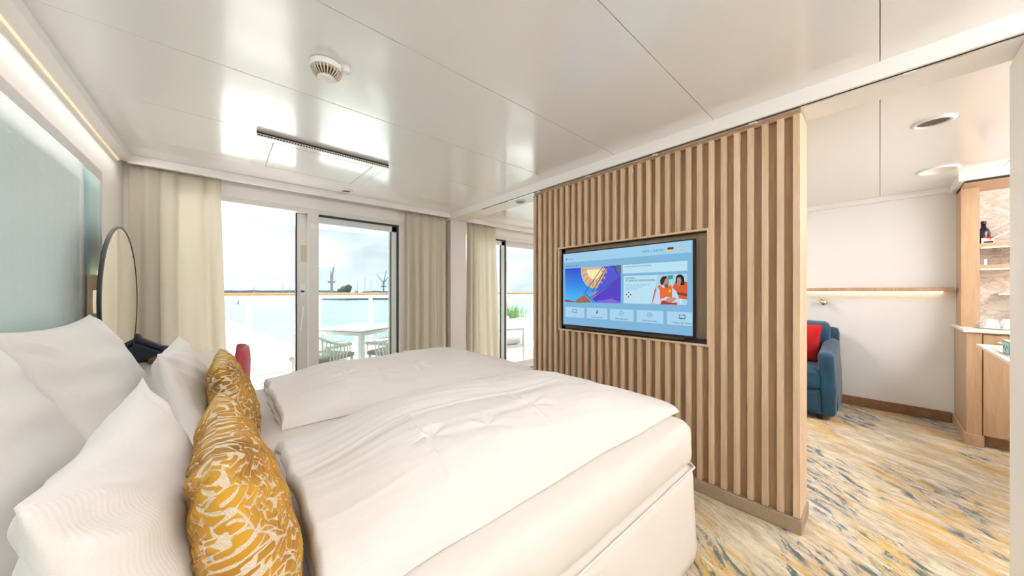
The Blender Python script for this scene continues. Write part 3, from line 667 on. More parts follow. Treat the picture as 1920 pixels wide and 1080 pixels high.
def fnoise(x, y, z=0.0): return noise.noise((x, y, z))
def duvet(x0, x1, y0, y1, H, seed, label, ridge_q, tail):
    nu, nv = 260, 150; mb = MB(); yc, hw = (y0 + y1) / 2, (y1 - y0) / 2
    tufts = [(0.21, -0.45), (0.32, -0.58), (0.48, -0.48), (0.72, -0.35), (0.50, 0.45), (0.80, 0.15)]
    for i in range(nu + 1):
        s = i / nu
        for j in range(nv + 1):
            q = -1 + 2 * j / nv
            # outline: edges slightly scalloped, corners pulled out
            bow = 1 - 0.035 * math.sin(math.pi * s) + 0.03 * fnoise(s * 6, seed, 2 + (q > 0))
            y = yc + hw * q * bow
            xs = x0 + (x1 - x0) * s + (0.02 * fnoise(q * 3, seed, 5) if s > 0.5 else 0.012 * fnoise(q * 4, seed, 8)) * abs(2 * s - 1)
            prof = max(0.0, 1 - abs(q) ** 2.7) ** 0.52
            le = 0.50 + 0.50 * sm(s / 0.22)
            re = max(0.0, min(1.0, (1 - s) / tail)) ** 0.75
            re = re * re * (3 - 2 * re) * 0.5 + re * 0.5
            h = H * prof * le * (0.10 + 0.90 * re)
            lump = 0.10 * fnoise(s * 3.1, q * 1.3, seed) + 0.05 * fnoise(s * 7, q * 2.5, seed + 4)
            h *= 1 + lump
            # drawn folds
            w1_ = fnoise(s * 5.0 + q * 1.5, q * 9 + s * 4, seed + 9); w2_ = fnoise(s * 16 + q * 3, q * 7 - s * 5, seed + 13)
            h += prof ** 0.5 * (0.0035 * (1 - abs(w1_) * 2.2) + 0.0012 * w2_)
            # seam ridges
            rq = ridge_q + 0.06 * math.sin(s * 5 + seed) + 0.015 * fnoise(s * 9, seed)
            h += 0.0065 * math.exp(-((q - rq) * hw / 0.0075) ** 2) * (0.5 + 0.5 * math.sin(s * math.pi))
            rs = 0.20 + 0.02 * q
            if q < rq: h += 0.006 * prof * (math.exp(-((s - rs) * (x1 - x0) / 0.0085) ** 2) + (0.7 * math.exp(-((s - rs - 0.27) * (x1 - x0) / 0.0085) ** 2) if q > -0.8 else 0))
            h -= 0.012 * prof * math.exp(-((q - rq) * hw / 0.05) ** 2)
            for (ts, tq) in tufts:
                dx, dy = (s - ts) * (x1 - x0), (q - tq) * hw; d2 = dx * dx + dy * dy
                if d2 < 0.04:
                    an = math.atan2(dy, dx); d = math.sqrt(d2)
                    h += -0.010 * math.exp(-d2 / 0.0012) + 0.004 * math.sin(an * 5 + seed) * math.exp(-((d - 0.045) / 0.04) ** 2)
            edge = min(1.0, (1 - abs(q)) * 14) ** 0.5
            z = MZ1 + 0.006 + max(0.0, h) + 0.016 * edge * (1.0 if 0.002 < s < 0.998 else 0.3)
            mb.v.append((xs, y, z))
    W = nv + 1
    for i in range(nu):
        for j in range(nv): mb.f.append((i * W + j, (i + 1) * W + j, (i + 1) * W + j + 1, i * W + j + 1))
    # left end wall with folded layers, flat underside
    base = len(mb.v); B = [i * W for i in range(nu + 1)] + [nu * W + j for j in range(1, W)] + [i * W + nv for i in range(nu - 1, -1, -1)] + [j for j in range(nv - 1, 0, -1)]
    for r_, f in enumerate((0.72, 0.62, 0.40, 0.30, 0.0)):
        for b_ in B:
            x, y, z = mb.v[b_]; inn = -0.010 if r_ in (1, 2) else 0.004
            endk = 1.0 if x < x0 + 0.03 else 0.0
            mb.v.append((x - inn * endk * 1.2, y, MZ1 + 0.004 + (z - MZ1 - 0.004) * f))
    L = len(B); prev = B
    for r_ in range(5):
        cur = [base + r_ * L + k for k in range(L)]
        for k in range(L): mb.f.append((prev[k], prev[(k + 1) % L], cur[(k + 1) % L], cur[k]))
        prev = cur
    mb.f.append(tuple(prev))
    o = mb.obj('duvet', M['bed'], None, smooth=True); return tag(o, label, 'duvet', 'folded duvets on the bed')
duvet(0.13, 1.66, 0.645, 1.43, 0.172, 1.7, 'white folded duvet on the near mattress, in front', -0.05, 0.34)
duvet(0.17, 1.68, 1.665, 2.50, 0.140, 5.3, 'white folded duvet on the far mattress beside the window', 0.10, 0.30)

# ------------------------------------------------------------------ pillows
def pillow(name, mt, W, Hh, T, yc, base, lean, label, cat, group, n=64, pinch=0.10, strokes=False, seed=0, p=0.42, roll=0.0, yaw=0.0):
    """stands on its long edge on the mattress; base = x of the bottom edge, lean = tilt back (radians)"""
    g = np.linspace(-1, 1, n + 1)
    gs = np.sign(g) * (1 - (1 - np.abs(g)) ** 1.25)
    Sg, Tg = np.meshgrid(gs, gs, indexing='ij')
    rng = np.random.RandomState(seed)
    def smooth(k, amp):
        f = np.zeros_like(Sg)
        for _ in range(k):
            a, b2, ph = rng.uniform(-1, 1) * 7, rng.uniform(-1, 1) * 5, rng.uniform(0, 6.28); f += np.sin(a * Sg + b2 * Tg + ph)
        return f / math.sqrt(k) * amp
    xx = W / 2 * Sg * (1 - pinch * (1 - Tg ** 2) * Sg ** 2)
    yy = Hh / 2 * Tg * (1 - pinch * (1 - Sg ** 2) * Tg ** 2)
    edge_s = (np.abs(Sg) > 0.9999); edge_t = (np.abs(Tg) > 0.9999)
    xx = xx + np.where(edge_s, np.sign(Sg) * (0.002 if strokes else 0.006), 0); yy = yy + np.where(edge_t, np.sign(Tg) * (0.002 if strokes else 0.006), 0)
    env = np.clip((1 - Sg ** 2) * (1 - Tg ** 2), 0, 1) ** p
    env = env * (1 + 0.16 * (-Tg))                       # fuller at the bottom
    sheets = []; masks = []
    for side in (1, -1):
        edge = np.clip(1 - np.maximum(np.abs(Sg), np.abs(Tg)), 0, 1)
        diag = np.sin((np.abs(Sg) - np.abs(Tg)) * 16 + seed) * np.exp(-((np.abs(Sg) + np.abs(Tg) - 1.55) / 0.28) ** 2)
        cr = rng.uniform(-1, 1, 3)
        fold = np.sin(3 * Tg + 9 * Sg * cr[0] + 3 * cr[1]) * np.sin(14 * Tg + 4 * Sg + 5 * cr[2])
        h = T / 2 * env * (1 + smooth(6, 0.05)) + np.clip(edge * 12, 0, 1) * (diag * 0.006 + fold * 0.0035 + smooth(8, 0.0025))
        mk = np.zeros_like(Sg)
        if strokes:
            U, V = Sg * W / 2, Tg * Hh / 2
            cells = 0.020
            for a in np.arange(-W / 2, W / 2 + 0.01, cells):
                for b2 in np.arange(-Hh / 2, Hh / 2 + 0.01, cells):
                    ca, cb = a + rng.uniform(-.4, .4) * cells, b2 + rng.uniform(-.4, .4) * cells
                    th = (math.floor((math.sin(ca * 21 + 3 * seed) + math.cos(cb * 17)) * 1.7) * math.pi / 4) + rng.uniform(-.35, .35)
                    L_, Wd = rng.uniform(.013, .026), rng.uniform(.0055, .0080)
                    i0, i1 = np.searchsorted(gs, [(ca - .03) / (W / 2), (ca + .03) / (W / 2)]); j0, j1 = np.searchsorted(gs, [(cb - .03) / (Hh / 2), (cb + .03) / (Hh / 2)])
                    if i1 <= i0 or j1 <= j0: continue
                    du, dv_ = U[i0:i1, j0:j1] - ca, V[i0:i1, j0:j1] - cb
                    pu, pv = du * math.cos(th) + dv_ * math.sin(th), -du * math.sin(th) + dv_ * math.cos(th)
                    d = np.maximum(np.abs(pu) - L_, np.abs(pv + 6 * pu * pu) - Wd)
                    new = np.clip(0.5 - d / 0.003, 0, 1); cut = np.clip(0.5 + (d - 0.0032) / 0.002, 0, 1)
                    mk[i0:i1, j0:j1] = np.maximum(mk[i0:i1, j0:j1] * cut, new)
            h = h + mk * 0.0048 * np.clip(edge * 25, 0.2, 1)
        sheets.append(side * h); masks.append(mk)
    idx = {}; verts = []; col = []; faces = []
    K = n + 1; front = np.arange(K * K).reshape(K, K); back = front.copy(); nxt = K * K
    bnd = np.zeros((K, K), bool); bnd[0, :] = bnd[-1, :] = bnd[:, 0] = bnd[:, -1] = True
    back[~bnd] = nxt + np.arange((~bnd).sum())
    hz = sheets[0].copy(); hz[bnd] = 0
    P = np.stack([xx, yy, hz], -1).reshape(-1, 3); Pb = np.stack([xx, yy, sheets[1]], -1)[~bnd]
    P = np.concatenate([P, Pb]); ck = np.concatenate([masks[0].reshape(-1), masks[1][~bnd]])
    q = lambda I: np.stack([I[:-1, :-1], I[1:, :-1], I[1:, 1:], I[:-1, 1:]], -1).reshape(-1, 4)
    F = np.concatenate([q(front), q(back)[:, ::-1]])
    # sag: press the bottom edge flat
    lx, ly, lz = P[:, 0], P[:, 1] + Hh / 2, P[:, 2]
    cr_, sr_ = math.cos(roll), math.sin(roll)
    lx, ly = lx * cr_ - (ly - Hh / 2) * sr_, lx * sr_ + (ly - Hh / 2) * cr_ + Hh / 2
    X = base - np.sin(lean) * ly + np.cos(lean) * lz
    Z = np.cos(lean) * ly + np.sin(lean) * lz
    zmin = 0.045; Z = np.where(Z < zmin, zmin + (Z - zmin) * 0.15, Z); Z = Z - Z.min() + MZ1 + 0.004
    dY = lx; Xo = X - base
    Xw = base + Xo * math.cos(yaw) - dY * math.sin(yaw); Yw = yc + Xo * math.sin(yaw) + dY * math.cos(yaw)
    me = bpy.data.meshes.new(name); me.from_pydata(np.stack([Xw, Yw, Z], -1).tolist(), [], F.tolist()); me.update()
    if strokes:
        at_ = me.attributes.new('pile', 'FLOAT', 'POINT'); at_.data.foreach_set('value', ck.astype(np.float32))
    o = fin(name, me, mt, None, smooth=True); return tag(o, label, cat, group)
G1 = 'large white pillows against the headboard'; G2 = 'small white pillows in front'; G3 = 'gold patterned cushions'
pillow('pillow', M['pillow'], 0.92, 0.54, 0.22, 1.01, -0.26, 0.36, 'large white pillow at the left edge of the picture', 'pillow', G1, seed=1)
pillow('pillow', M['pillow'], 0.88, 0.55, 0.21, 1.94, -0.275, 0.36, 'large white pillow leaning on the headboard near the mirror', 'pillow', G1, seed=2)
pillow('pillow', M['pillow'], 0.62, 0.42, 0.160, 0.86, -0.068, 0.20, 'small white pillow behind the nearest gold cushion', 'pillow', G2, seed=3)
pillow('pillow', M['pillow'], 0.62, 0.42, 0.155, 1.90, -0.082, 0.22, 'small white pillow behind the gold cushion nearer the window', 'pillow', G2, seed=4)
pillow('cushion', M['gold'], 0.50, 0.38, 0.138, 0.86, 0.066, 0.22, 'gold velvet patterned cushion nearest the viewer', 'cushion', G3, n=250, strokes=True, seed=5, pinch=0.08)
pillow('cushion', M['gold'], 0.50, 0.37, 0.14, 1.76, 0.058, 0.22, 'gold velvet patterned cushion on the window side of the bed', 'cushion', G3, n=210, strokes=True, seed=6, pinch=0.08)

# ------------------------------------------------------------------ headboard
hb = thing('headboard', (-0.58, 1.2, 0.2), 'pale blue quilted wall headboard with teal side strip', 'headboard')
softbox(-0.598, -0.548, -0.85, 2.705, 0.25, 1.905, 0.012, 0.10).obj('quilted_panel', M['head'], hb, smooth=True)
box('groove', mat('teal_groove', (0.03, 0.20, 0.20), 0.7), (-0.598, -0.575, 2.705, 2.735, 0.25, 1.905), hb)
softbox(-0.598, -0.556, 2.735, 3.04, 0.25, 1.905, 0.008, 0.08).obj('side_strip', M['teal'], hb, smooth=True)
for d in ((-0.6, -0.565, -0.95, 3.095, 1.908, 1.972), (-0.6, -0.565, 3.043, 3.095, 0.2, 1.908), (-0.6, -0.565, -0.95, -0.855, 0.2, 1.908)):
    box('frame', M['headframe'], d, hb, bevel=0.002)

# ------------------------------------------------------------------ round mirror
mc = Vector((-0.46, 2.93, 1.197)); RX = Matrix.Rotation(R(90), 4, 'Y')
mi = thing('round_mirror', tuple(mc), 'large round wall mirror with black rim above the desk', 'mirror')
MB().lathe([(0.424, -0.016), (0.430, -0.012), (0.430, -0.001), (0.424, 0.0), (0.418, 0.0), (0.418, -0.016)], mc, 72, RX).obj('rim', M['black'], mi, smooth=False)
MB().lathe([(0.419, -0.010), (0.419, -0.002)], mc, 72, RX).obj('glass', M['mirror'], mi)
MB().lathe([(0.20, -0.07), (0.20, -0.016)], mc, 48, RX).obj('halo_light', M['ledsoft'], mi)
box('wall_mount', M['oakframe'], (-0.553, -0.475, 2.74, 3.03, 0.98, 1.34), mi, bevel=0.003)

# ------------------------------------------------------------------ desk, phone, chair
dk = thing('desk', (-0.3, 3.15, 0), 'pale wooden desk with white top beside the bed', 'desk')
box('desktop', M['counter'], (-0.54, 0.015, 2.60, 3.66, 0.735, 0.762), dk, bevel=0.004)
box('side_panel', M['oakcab'], (-0.53, -0.02, 2.62, 2.645, 0, 0.735), dk)
box('side_panel', M['oakcab'], (-0.53, -0.02, 3.61, 3.635, 0, 0.735), dk)
box('drawer', M['oakcab'], (-0.53, -0.32, 2.645, 3.61, 0.62, 0.735), dk, bevel=0.003)
ph = thing('desk_phone', (-0.39, 3.44, 0.762), 'dark blue desk telephone with tilted keypad and handset', 'telephone')
sl = Matrix.Translation((-0.50, 3.44, 0.93)) @ Matrix.Rotation(R(34), 4, 'Y')      # local x runs down the slope
MB().prism([(-0.50, 0.775), (-0.30, 0.775), (-0.30, 0.80), (-0.50, 0.915)], lambda a, b, h: (a, h, b), 3.345, 3.545).obj('base', M['phone'], ph, bevel=0.005)
box('keypad_panel', mat('phone_face', (0.07, 0.085, 0.10), 0.4), (-0.01, 0.215, -0.02, 0.105, -0.018, 0.004), ph, M=sl, bevel=0.003)
box('display', mat('phone_display', (0.30, 0.28, 0.22), 0.2), (0.015, 0.085, 0.02, 0.095, 0.004, 0.007), ph, M=sl, bevel=0.001)
box('blue_strip', mat('phone_blue', (0.04, 0.30, 0.48), 0.4), (0.0, 0.10, -0.012, 0.012, 0.004, 0.006), ph, M=sl)
for i in range(4):
    for j in range(3): box('key', M['lampdiff'], (0.105 + i * 0.024, 0.121 + i * 0.024, 0.028 + j * 0.022, 0.043 + j * 0.022, 0.004, 0.008), ph, M=sl)
hs = MB().prism([(-0.03, 0.0), (0.23, 0.0), (0.235, 0.03), (0.19, 0.045), (0.16, 0.032), (0.05, 0.032), (0.02, 0.045), (-0.025, 0.035)], lambda a, b, h: sl @ Vector((a, h, b)), -0.085, -0.028)
hs.obj('handset', M['phone'], ph, bevel=0.008)
tag(MB().prism([(-0.42, 3.30), (-0.28, 3.28), (-0.26, 3.40), (-0.40, 3.42)], lambda a, b, h: (a + 0.02, b - 0.06, h), 0.762, 0.80).obj('leather_box', M['brown'], None, bevel=0.006), 'small brown leather box in front of the telephone', 'box')
dc = thing('desk_chair', (-0.05, 3.12, 0), 'red upholstered desk chair pushed up to the desk', 'chair')
N = 11; mb = MB()
rows = []
for i in range(N):
    v_ = -1 + 2 * i / (N - 1); y = 3.12 + 0.21 * v_; x = 0.10 - 0.05 * v_ * v_
    rows.append([(x, y, z, tz) for z, tz in ((0.46, 0.020), (0.6, 0.026), (0.74, 0.026), (0.83, 0.020), (0.856 - 0.012 * v_ * v_, 0.006))])
m_ = 5
for r_ in rows:
    for (x, y, z, tz) in r_: mb.v.append((x + tz + (z - 0.46) * 0.03, y, z))
    for (x, y, z, tz) in r_: mb.v.append((x - tz + (z - 0.46) * 0.03, y, z))
for i in range(N - 1):
    for k in range(m_ - 1):
        for s_ in (0, m_): mb.f.append((i * 10 + s_ + k, i * 10 + s_ + k + 1, (i + 1) * 10 + s_ + k + 1, (i + 1) * 10 + s_ + k))
    mb.f.append((i * 10 + 4, (i + 1) * 10 + 4, (i + 1) * 10 + 9, i * 10 + 9)); mb.f.append((i * 10, (i + 1) * 10, (i + 1) * 10 + 5, i * 10 + 5))
for i in (0, N - 1):
    for k in range(m_ - 1): mb.f.append((i * 10 + k, i * 10 + k + 1, i * 10 + 5 + k + 1, i * 10 + 5 + k))
mb.obj('backrest', M['red'], dc, smooth=True, subsurf=1)
softbox(-0.36, 0.09, 2.90, 3.34, 0.40, 0.48, 0.035, 0.05).obj('seat', M['red'], dc, smooth=True)
for x in (-0.32, 0.06):
    for y in (2.93, 3.31): MB().tube([(x, y, 0.41), (x * 1.04, y, 0.0)], [0.016, 0.011], 10).obj('leg', M['oakcab'], dc, smooth=True)

# ------------------------------------------------------------------ curtains
def curtain(x0, x1, y, ztop, label, folds, seed, spread=0.0, amp=0.035):
    nu, nv = folds * 14, 26; mb = MB()
    for i in range(nu + 1):
        u = i / nu
        for j in range(nv + 1):
            v = j / nv; z = 0.015 + (ztop - 0.015) * (1 - v)
            x = x0 + (x1 - x0) * u + spread * sm(v) * (u - 0.3)
            ph_ = u * folds * 2 * math.pi + 2.6 * fnoise(u * 3.3, seed) + 0.8 * fnoise(u * 2.5, v * 1.2, seed)
            a = amp * (0.45 + 0.55 * sm(v * 2.5)) * (0.75 + 0.5 * fnoise(u * 3, seed + 7))
            yy = y + a * math.sin(ph_) + 0.3 * a * math.sin(2.3 * ph_ + 1.1) + 0.006 * fnoise(u * 14, v * 2, seed)
            mb.v.append((x + 0.25 * a * math.cos(ph_), yy, z))
    W = nv + 1
    for i in range(nu):
        for j in range(nv): mb.f.append((i * W + j, (i + 1) * W + j, (i + 1) * W + j + 1, i * W + j + 1))
    o = mb.obj('curtain', M['curtain'], None, smooth=True)
    s_ = o.modifiers.new('thickness', 'SOLIDIFY'); s_.thickness = 0.003
    return tag(o, label, 'curtain', 'cream floor-length curtains')
curtain(-0.565, -0.045, 3.775, 2.235, 'cream curtain behind the desk and mirror', 4, 2.0, 0.06, 0.036)
curtain(1.625, 2.165, 3.775, 2.235, 'cream curtain right of the fixed balcony pane', 4, 6.0, 0.0, 0.034)
curtain(2.455, 2.99, 3.775, 2.22, 'cream curtain beyond the slatted partition', 5, 9.0, 0.10, 0.034)

# ------------------------------------------------------------------ television
TVX, TY0, TY1, TZ0, TZ1 = 2.200, 0.770, 1.832, 0.952, 1.585
tv = thing('television', (2.23, 1.30, 0.95), 'flat television showing a blue welcome menu in the slatted wall', 'television')
box('body', M['black'], (TVX + 0.006, 2.240, TY0, TY1, TZ0, TZ1), tv, bevel=0.003)
box('wall_bracket', M['black'], (2.240, 2.289, 1.10, 1.50, 1.10, 1.42), tv)
sy0, sy1, sz0, sz1 = TY0 + 0.009, TY1 - 0.009, TZ0 + 0.018, TZ1 - 0.009
box('bezel', M['black'], (TVX + 0.001, TVX + 0.007, TY0, TY1, TZ0, TZ1), tv, bevel=0.001, seg=1)
def SP(s, t_, k=0.0): return (TVX - 0.0002 - 0.0002 * k, TY1 - (TY1 - TY0) * s, TZ0 + (TZ1 - TZ0) * t_)
scn = MB().box(TVX, TVX + 0.002, sy0, sy1, sz0, sz1).obj('screen', emis('screen_blue', (0.24, 0.52, 0.78), 0.66), tv)
EM = {}
def ec(c, s=0.70):
    key = (c, s)
    if key not in EM: EM[key] = emis('screen_colour', c, s)
    return EM[key]
def quad(name, s0, s1, t0, t1, c, k=1, s=0.70):
    return MB().add([SP(s0, t0, k), SP(s1, t0, k), SP(s1, t1, k), SP(s0, t1, k)], [(0, 1, 2, 3)]).obj(name, c if not isinstance(c, tuple) else ec(c, s), scn)
def poly(name, pts, c, k=2, s=0.70):
    return MB().add([SP(a, b_, k) for a, b_ in pts], [tuple(range(len(pts)))]).obj(name, c if not isinstance(c, tuple) else ec(c, s), scn)
ASP = (TY1 - TY0) / (TZ1 - TZ0)
def disc(name, s_, t_, r, c, k=2, n=20, r_in=None, a0=0, a1=360, st=0.70):
    P_ = lambda rr, a: (s_ + rr * math.cos(R(a)) / ASP, t_ + rr * math.sin(R(a)))
    if r_in is None: return poly(name, [P_(r, a0 + (a1 - a0) * i / n) for i in range(n + (a1 - a0 < 360))] + ([(s_, t_)] if a1 - a0 < 360 else []), c, k, st)
    mb = MB()
    for i in range(n + 1):
        a = a0 + (a1 - a0) * i / n; mb.v += [SP(*P_(r, a), k), SP(*P_(r_in, a), k)]
    for i in range(n): mb.f.append((2 * i, 2 * i + 1, 2 * i + 3, 2 * i + 2))
    return mb.obj(name, ec(c, st), scn)
def text(name, body, s_, t_, h, c, k=3, align='LEFT', parent=None, st=0.70, width=None):
    cu = bpy.data.curves.new(name, 'FONT'); cu.body = body; cu.size = 1.0; cu.align_x = align; cu.resolution_u = 2
    to = bpy.data.objects.new('tmp', cu); COL.objects.link(to)
    me = bpy.data.meshes.new_from_object(to.evaluated_get(bpy.context.evaluated_depsgraph_get())); bpy.data.objects.remove(to)
    xs = [v.co.x for v in me.vertices]; sc_ = h / 0.72; kx = 1.0
    if width and xs: kx = width / ((max(xs) - min(xs)) * sc_ / ASP)
    off = wloc(scn)
    for v in me.vertices:
        p_ = SP(s_ + v.co.x * sc_ / ASP * kx, t_ + v.co.y * sc_, k); v.co = (p_[0] - off.x, p_[1] - off.y, p_[2] - off.z)
    me.materials.clear(); me.materials.append(ec(c, st))
    o = bpy.data.objects.new(name, me); COL.objects.link(o); o.parent = scn; return o
PALE = (0.42, 0.70, 0.90); PALER = (0.52, 0.80, 0.94); INK = (0.02, 0.05, 0.12)
quad('screen_header', 0.012, 0.988, 0.865, 0.985, (0.36, 0.66, 0.88), 1)
poly('screen_logo', [(0.030, 0.925), (0.038, 0.918), (0.044, 0.925), (0.050, 0.918), (0.058, 0.925), (0.044, 0.896)], (0.35, 0.02, 0.03), 3)
for i_, (ch_, c_) in enumerate((('A', (0.02, 0.04, 0.12)), ('I', (0.55, 0.45, 0.05)), ('D', (0.04, 0.30, 0.12)), ('A', (0.02, 0.05, 0.10)))):
    text('screen_logo_letter', ch_, 0.064 + 0.011 * i_, 0.902, 0.018, c_)
text('screen_text', '14.6°C  |  12:41 Uhr', 0.679, 0.905, 0.024, INK, width=0.139)
quad('screen_flag', 0.846, 0.882, 0.921, 0.934, (0.01, 0.01, 0.01), 3); quad('screen_flag', 0.846, 0.882, 0.909, 0.921, (0.75, 0.02, 0.02), 3); quad('screen_flag', 0.846, 0.882, 0.896, 0.909, (1.0, 0.70, 0.02), 3)
disc('screen_sun_icon', 0.922, 0.917, 0.020, (0.55, 0.45, 0.30), 3); disc('screen_sun_icon', 0.922, 0.917, 0.013, (0.80, 0.68, 0.45), 4)
text('screen_text', 'Willkommen an Bord', 0.033, 0.808, 0.018, INK, width=0.135)
# sailing picture
m = bpy.data.materials.new('screen_sail_sky'); m.use_nodes = True; t = NT(m.node_tree); b = t.n['Principled BSDF']
sp = t.add('ShaderNodeSeparateXYZ'); t.link(t.coords('Generated'), sp.inputs[0])
cgr = t.ramp(sp.outputs[2], [(0.0, (0.06, 0.50, 0.85)), (0.55, (0.01, 0.22, 0.80)), (1.0, (0.005, 0.06, 0.60))])
t.link(cgr, b.inputs['Emission Color']); b.inputs['Emission Strength'].default_value = 0.75; b.inputs['Base Color'].default_value = (0.01, 0.01, 0.01, 1); b.inputs['Roughness'].default_value = 0.15
px0, px1, pt0, pt1 = 0.026, 0.527, 0.324, 0.784
def PQ(a, b_): return (px0 + (px1 - px0) * a, pt0 + (pt1 - pt0) * b_)
quad('screen_picture', px0, px1, pt0, pt1, m, 2)
def pp(name, pts, c, k, s=0.70): return poly(name, [PQ(*p_) for p_ in pts], c, k, s)
# sunlit balloon segment with rays
ctr = (0.56, 0.93)
arc = [(ctr[0] + 0.245 * math.cos(a), ctr[1] + 0.52 * math.sin(a)) for a in [R(-188 + 196 * i / 18) for i in range(19)]]
arc = [(x, min(y, 1.0)) for x, y in arc]
pp('screen_picture_canopy', arc, (0.62, 0.52, 0.50), 3)
for i in range(9):
    a0_, a1_ = R(-184 + 21 * i), R(-176 + 21 * i)
    pp('screen_picture_ray', [(ctr[0] + 0.03 * math.cos(a0_), ctr[1] + 0.06 * math.sin(a0_)), (ctr[0] + 0.225 * math.cos(a0_), min(1, ctr[1] + 0.48 * math.sin(a0_))), (ctr[0] + 0.225 * math.cos(a1_), min(1, ctr[1] + 0.48 * math.sin(a1_)))], (0.85, 0.36, 0.03), 4)
pp('screen_picture_glow', [(ctr[0] + 0.13 * math.cos(R(10 * i)), min(1, ctr[1] + 0.27 * math.sin(R(10 * i)))) for i in range(-18, 1)], (1.0, 0.88, 0.45), 5)
pp('screen_picture_sail', [(0.52, 0.12), (0.995, 0.70), (0.995, 0.02), (0.60, 0.02)], (0.09, 0.05, 0.62), 3)
pp('screen_picture_sail', [(0.52, 0.14), (0.97, 0.73), (0.995, 0.86), (0.80, 0.99), (0.70, 0.99), (0.995, 0.70)], (0.10, 0.12, 0.70), 4)
pp('screen_picture_sail_band', [(0.60, 0.06), (0.85, 0.14), (0.995, 0.05), (0.995, 0.02), (0.62, 0.02)], (0.26, 0.14, 0.72), 5)
pp('screen_picture_stone', [(0.90, 0.99), (0.999, 0.99), (0.999, 0.78)], (0.16, 0.14, 0.13), 5)
for a_, b_ in (((0.38, 0.27), (0.71, 0.99)), ((0.40, 0.27), (0.56, 0.02)), ((0.48, 0.14), (0.98, 0.68)), ((0.98, 0.68), (0.88, 0.99)), ((0.52, 0.30), (0.78, 0.99))):
    dx, dy = b_[0] - a_[0], b_[1] - a_[1]; L_ = math.hypot(dx, dy); nx_, ny_ = -dy / L_ * 0.006, dx / L_ * 0.008
    pp('screen_picture_rope', [(a_[0] - nx_, a_[1] - ny_), (b_[0] - nx_, b_[1] - ny_), (b_[0] + nx_, b_[1] + ny_), (a_[0] + nx_, a_[1] + ny_)], (0.06, 0.04, 0.10), 6)
pp('screen_picture_hull', [(0.0, 0.02), (0.20, 0.02), (0.36, 0.0), (0.0, 0.09)], (0.35, 0.05, 0.05), 4)
pp('screen_picture_hull', [(0.20, 0.03), (0.28, 0.14), (0.38, 0.23), (0.47, 0.10), (0.52, 0.02), (0.24, 0.0)], (0.36, 0.16, 0.08), 5)
pp('screen_picture_hull', [(0.46, 0.20), (0.60, 0.33), (0.64, 0.36), (0.56, 0.18)], (0.55, 0.25, 0.30), 5)
# news card and safety card
quad('screen_card', 0.540, 0.962, 0.682, 0.783, PALER, 1)
text('screen_text', 'SIE HABEN KEINE NEUEN NACHRICHTEN', 0.551, 0.754, 0.013, INK, width=0.190)
quad('screen_card_edge', 0.544, 0.964, 0.332, 0.657, (0.10, 0.40, 0.60), 1); quad('screen_card', 0.546, 0.962, 0.335, 0.654, PALER, 2)
text('screen_text', 'DIGITALE', 0.560, 0.617, 0.022, INK, width=0.068); text('screen_text', 'SICHERHEITSEINWEISUNG', 0.560, 0.588, 0.022, INK, width=0.207)
for i_, (l_, w_) in enumerate((('Jetzt hier die CB bestätigen und', 0.170), ('Sicherheitseinweisung', 0.115), ('digital absolvieren.', 0.098))):
    text('screen_text', l_, 0.562, 0.543 - 0.023 * i_, 0.015, (0.12, 0.28, 0.42), width=w_)
disc('screen_ring_icon', 0.583, 0.438, 0.032, (0.9, 0.9, 0.9), 3, 24, 0.018)
for a in (0, 90, 180, 270): disc('screen_ring_icon', 0.583, 0.438, 0.033, (0.22, 0.03, 0.04), 4, 5, 0.017, a - 20, a + 20)
# photograph of two people in orange life vests
def ph_(name, pts, c, k): return poly(name, [(0.744 + 0.218 * a, 0.336 + 0.317 * b_) for a, b_ in pts], c, k)
ph_('screen_photo', [(0.0, 0.0), (0.19, 1.0), (1.0, 1.0), (1.0, 0.0)], (0.42, 0.68, 0.86), 3)
ph_('screen_photo_sign', [(0.48, 0.82), (0.62, 0.85), (0.62, 0.98), (0.46, 0.96)], (0.02, 0.38, 0.40), 4)
ph_('screen_photo_vest', [(0.60, 0.56), (0.68, 0.74), (0.78, 0.64), (0.88, 0.62), (0.94, 0.76), (1.0, 0.72), (1.0, 0.18), (0.66, 0.22)], (0.75, 0.11, 0.015), 5)
ph_('screen_photo_belt', [(0.66, 0.42), (1.0, 0.36), (1.0, 0.28), (0.66, 0.34)], (0.10, 0.07, 0.07), 6)
ph_('screen_photo_hair', [(0.69, 0.72), (0.70, 0.90), (0.76, 0.98), (0.85, 0.98), (0.91, 0.90), (0.93, 0.66), (0.86, 0.62)], (0.015, 0.012, 0.015), 6)
ph_('screen_photo_face', [(0.73, 0.70), (0.725, 0.84), (0.77, 0.90), (0.83, 0.88), (0.85, 0.76), (0.82, 0.66), (0.77, 0.62)], (0.45, 0.25, 0.20), 7)
ph_('screen_photo_shirt', [(0.02, 0.06), (0.10, 0.22), (0.18, 0.50), (0.30, 0.62), (0.56, 0.60), (0.70, 0.46), (0.78, 0.26), (0.74, 0.10), (0.50, 0.02), (0.2, 0.0)], (0.62, 0.72, 0.90), 7)
ph_('screen_photo_vest', [(0.18, 0.62), (0.24, 0.66), (0.34, 0.56), (0.46, 0.56), (0.56, 0.66), (0.60, 0.54), (0.60, 0.22), (0.44, 0.26), (0.26, 0.16), (0.24, 0.50)], (0.85, 0.16, 0.03), 8)
ph_('screen_photo_vest', [(0.02, 0.02), (0.0, 0.0), (0.12, 0.58), (0.14, 0.50), (0.05, 0.10)], (0.65, 0.08, 0.02), 8)
ph_('screen_photo_badge', [(0.50, 0.40), (0.575, 0.42), (0.575, 0.50), (0.50, 0.49)], (0.90, 0.50, 0.05), 9)
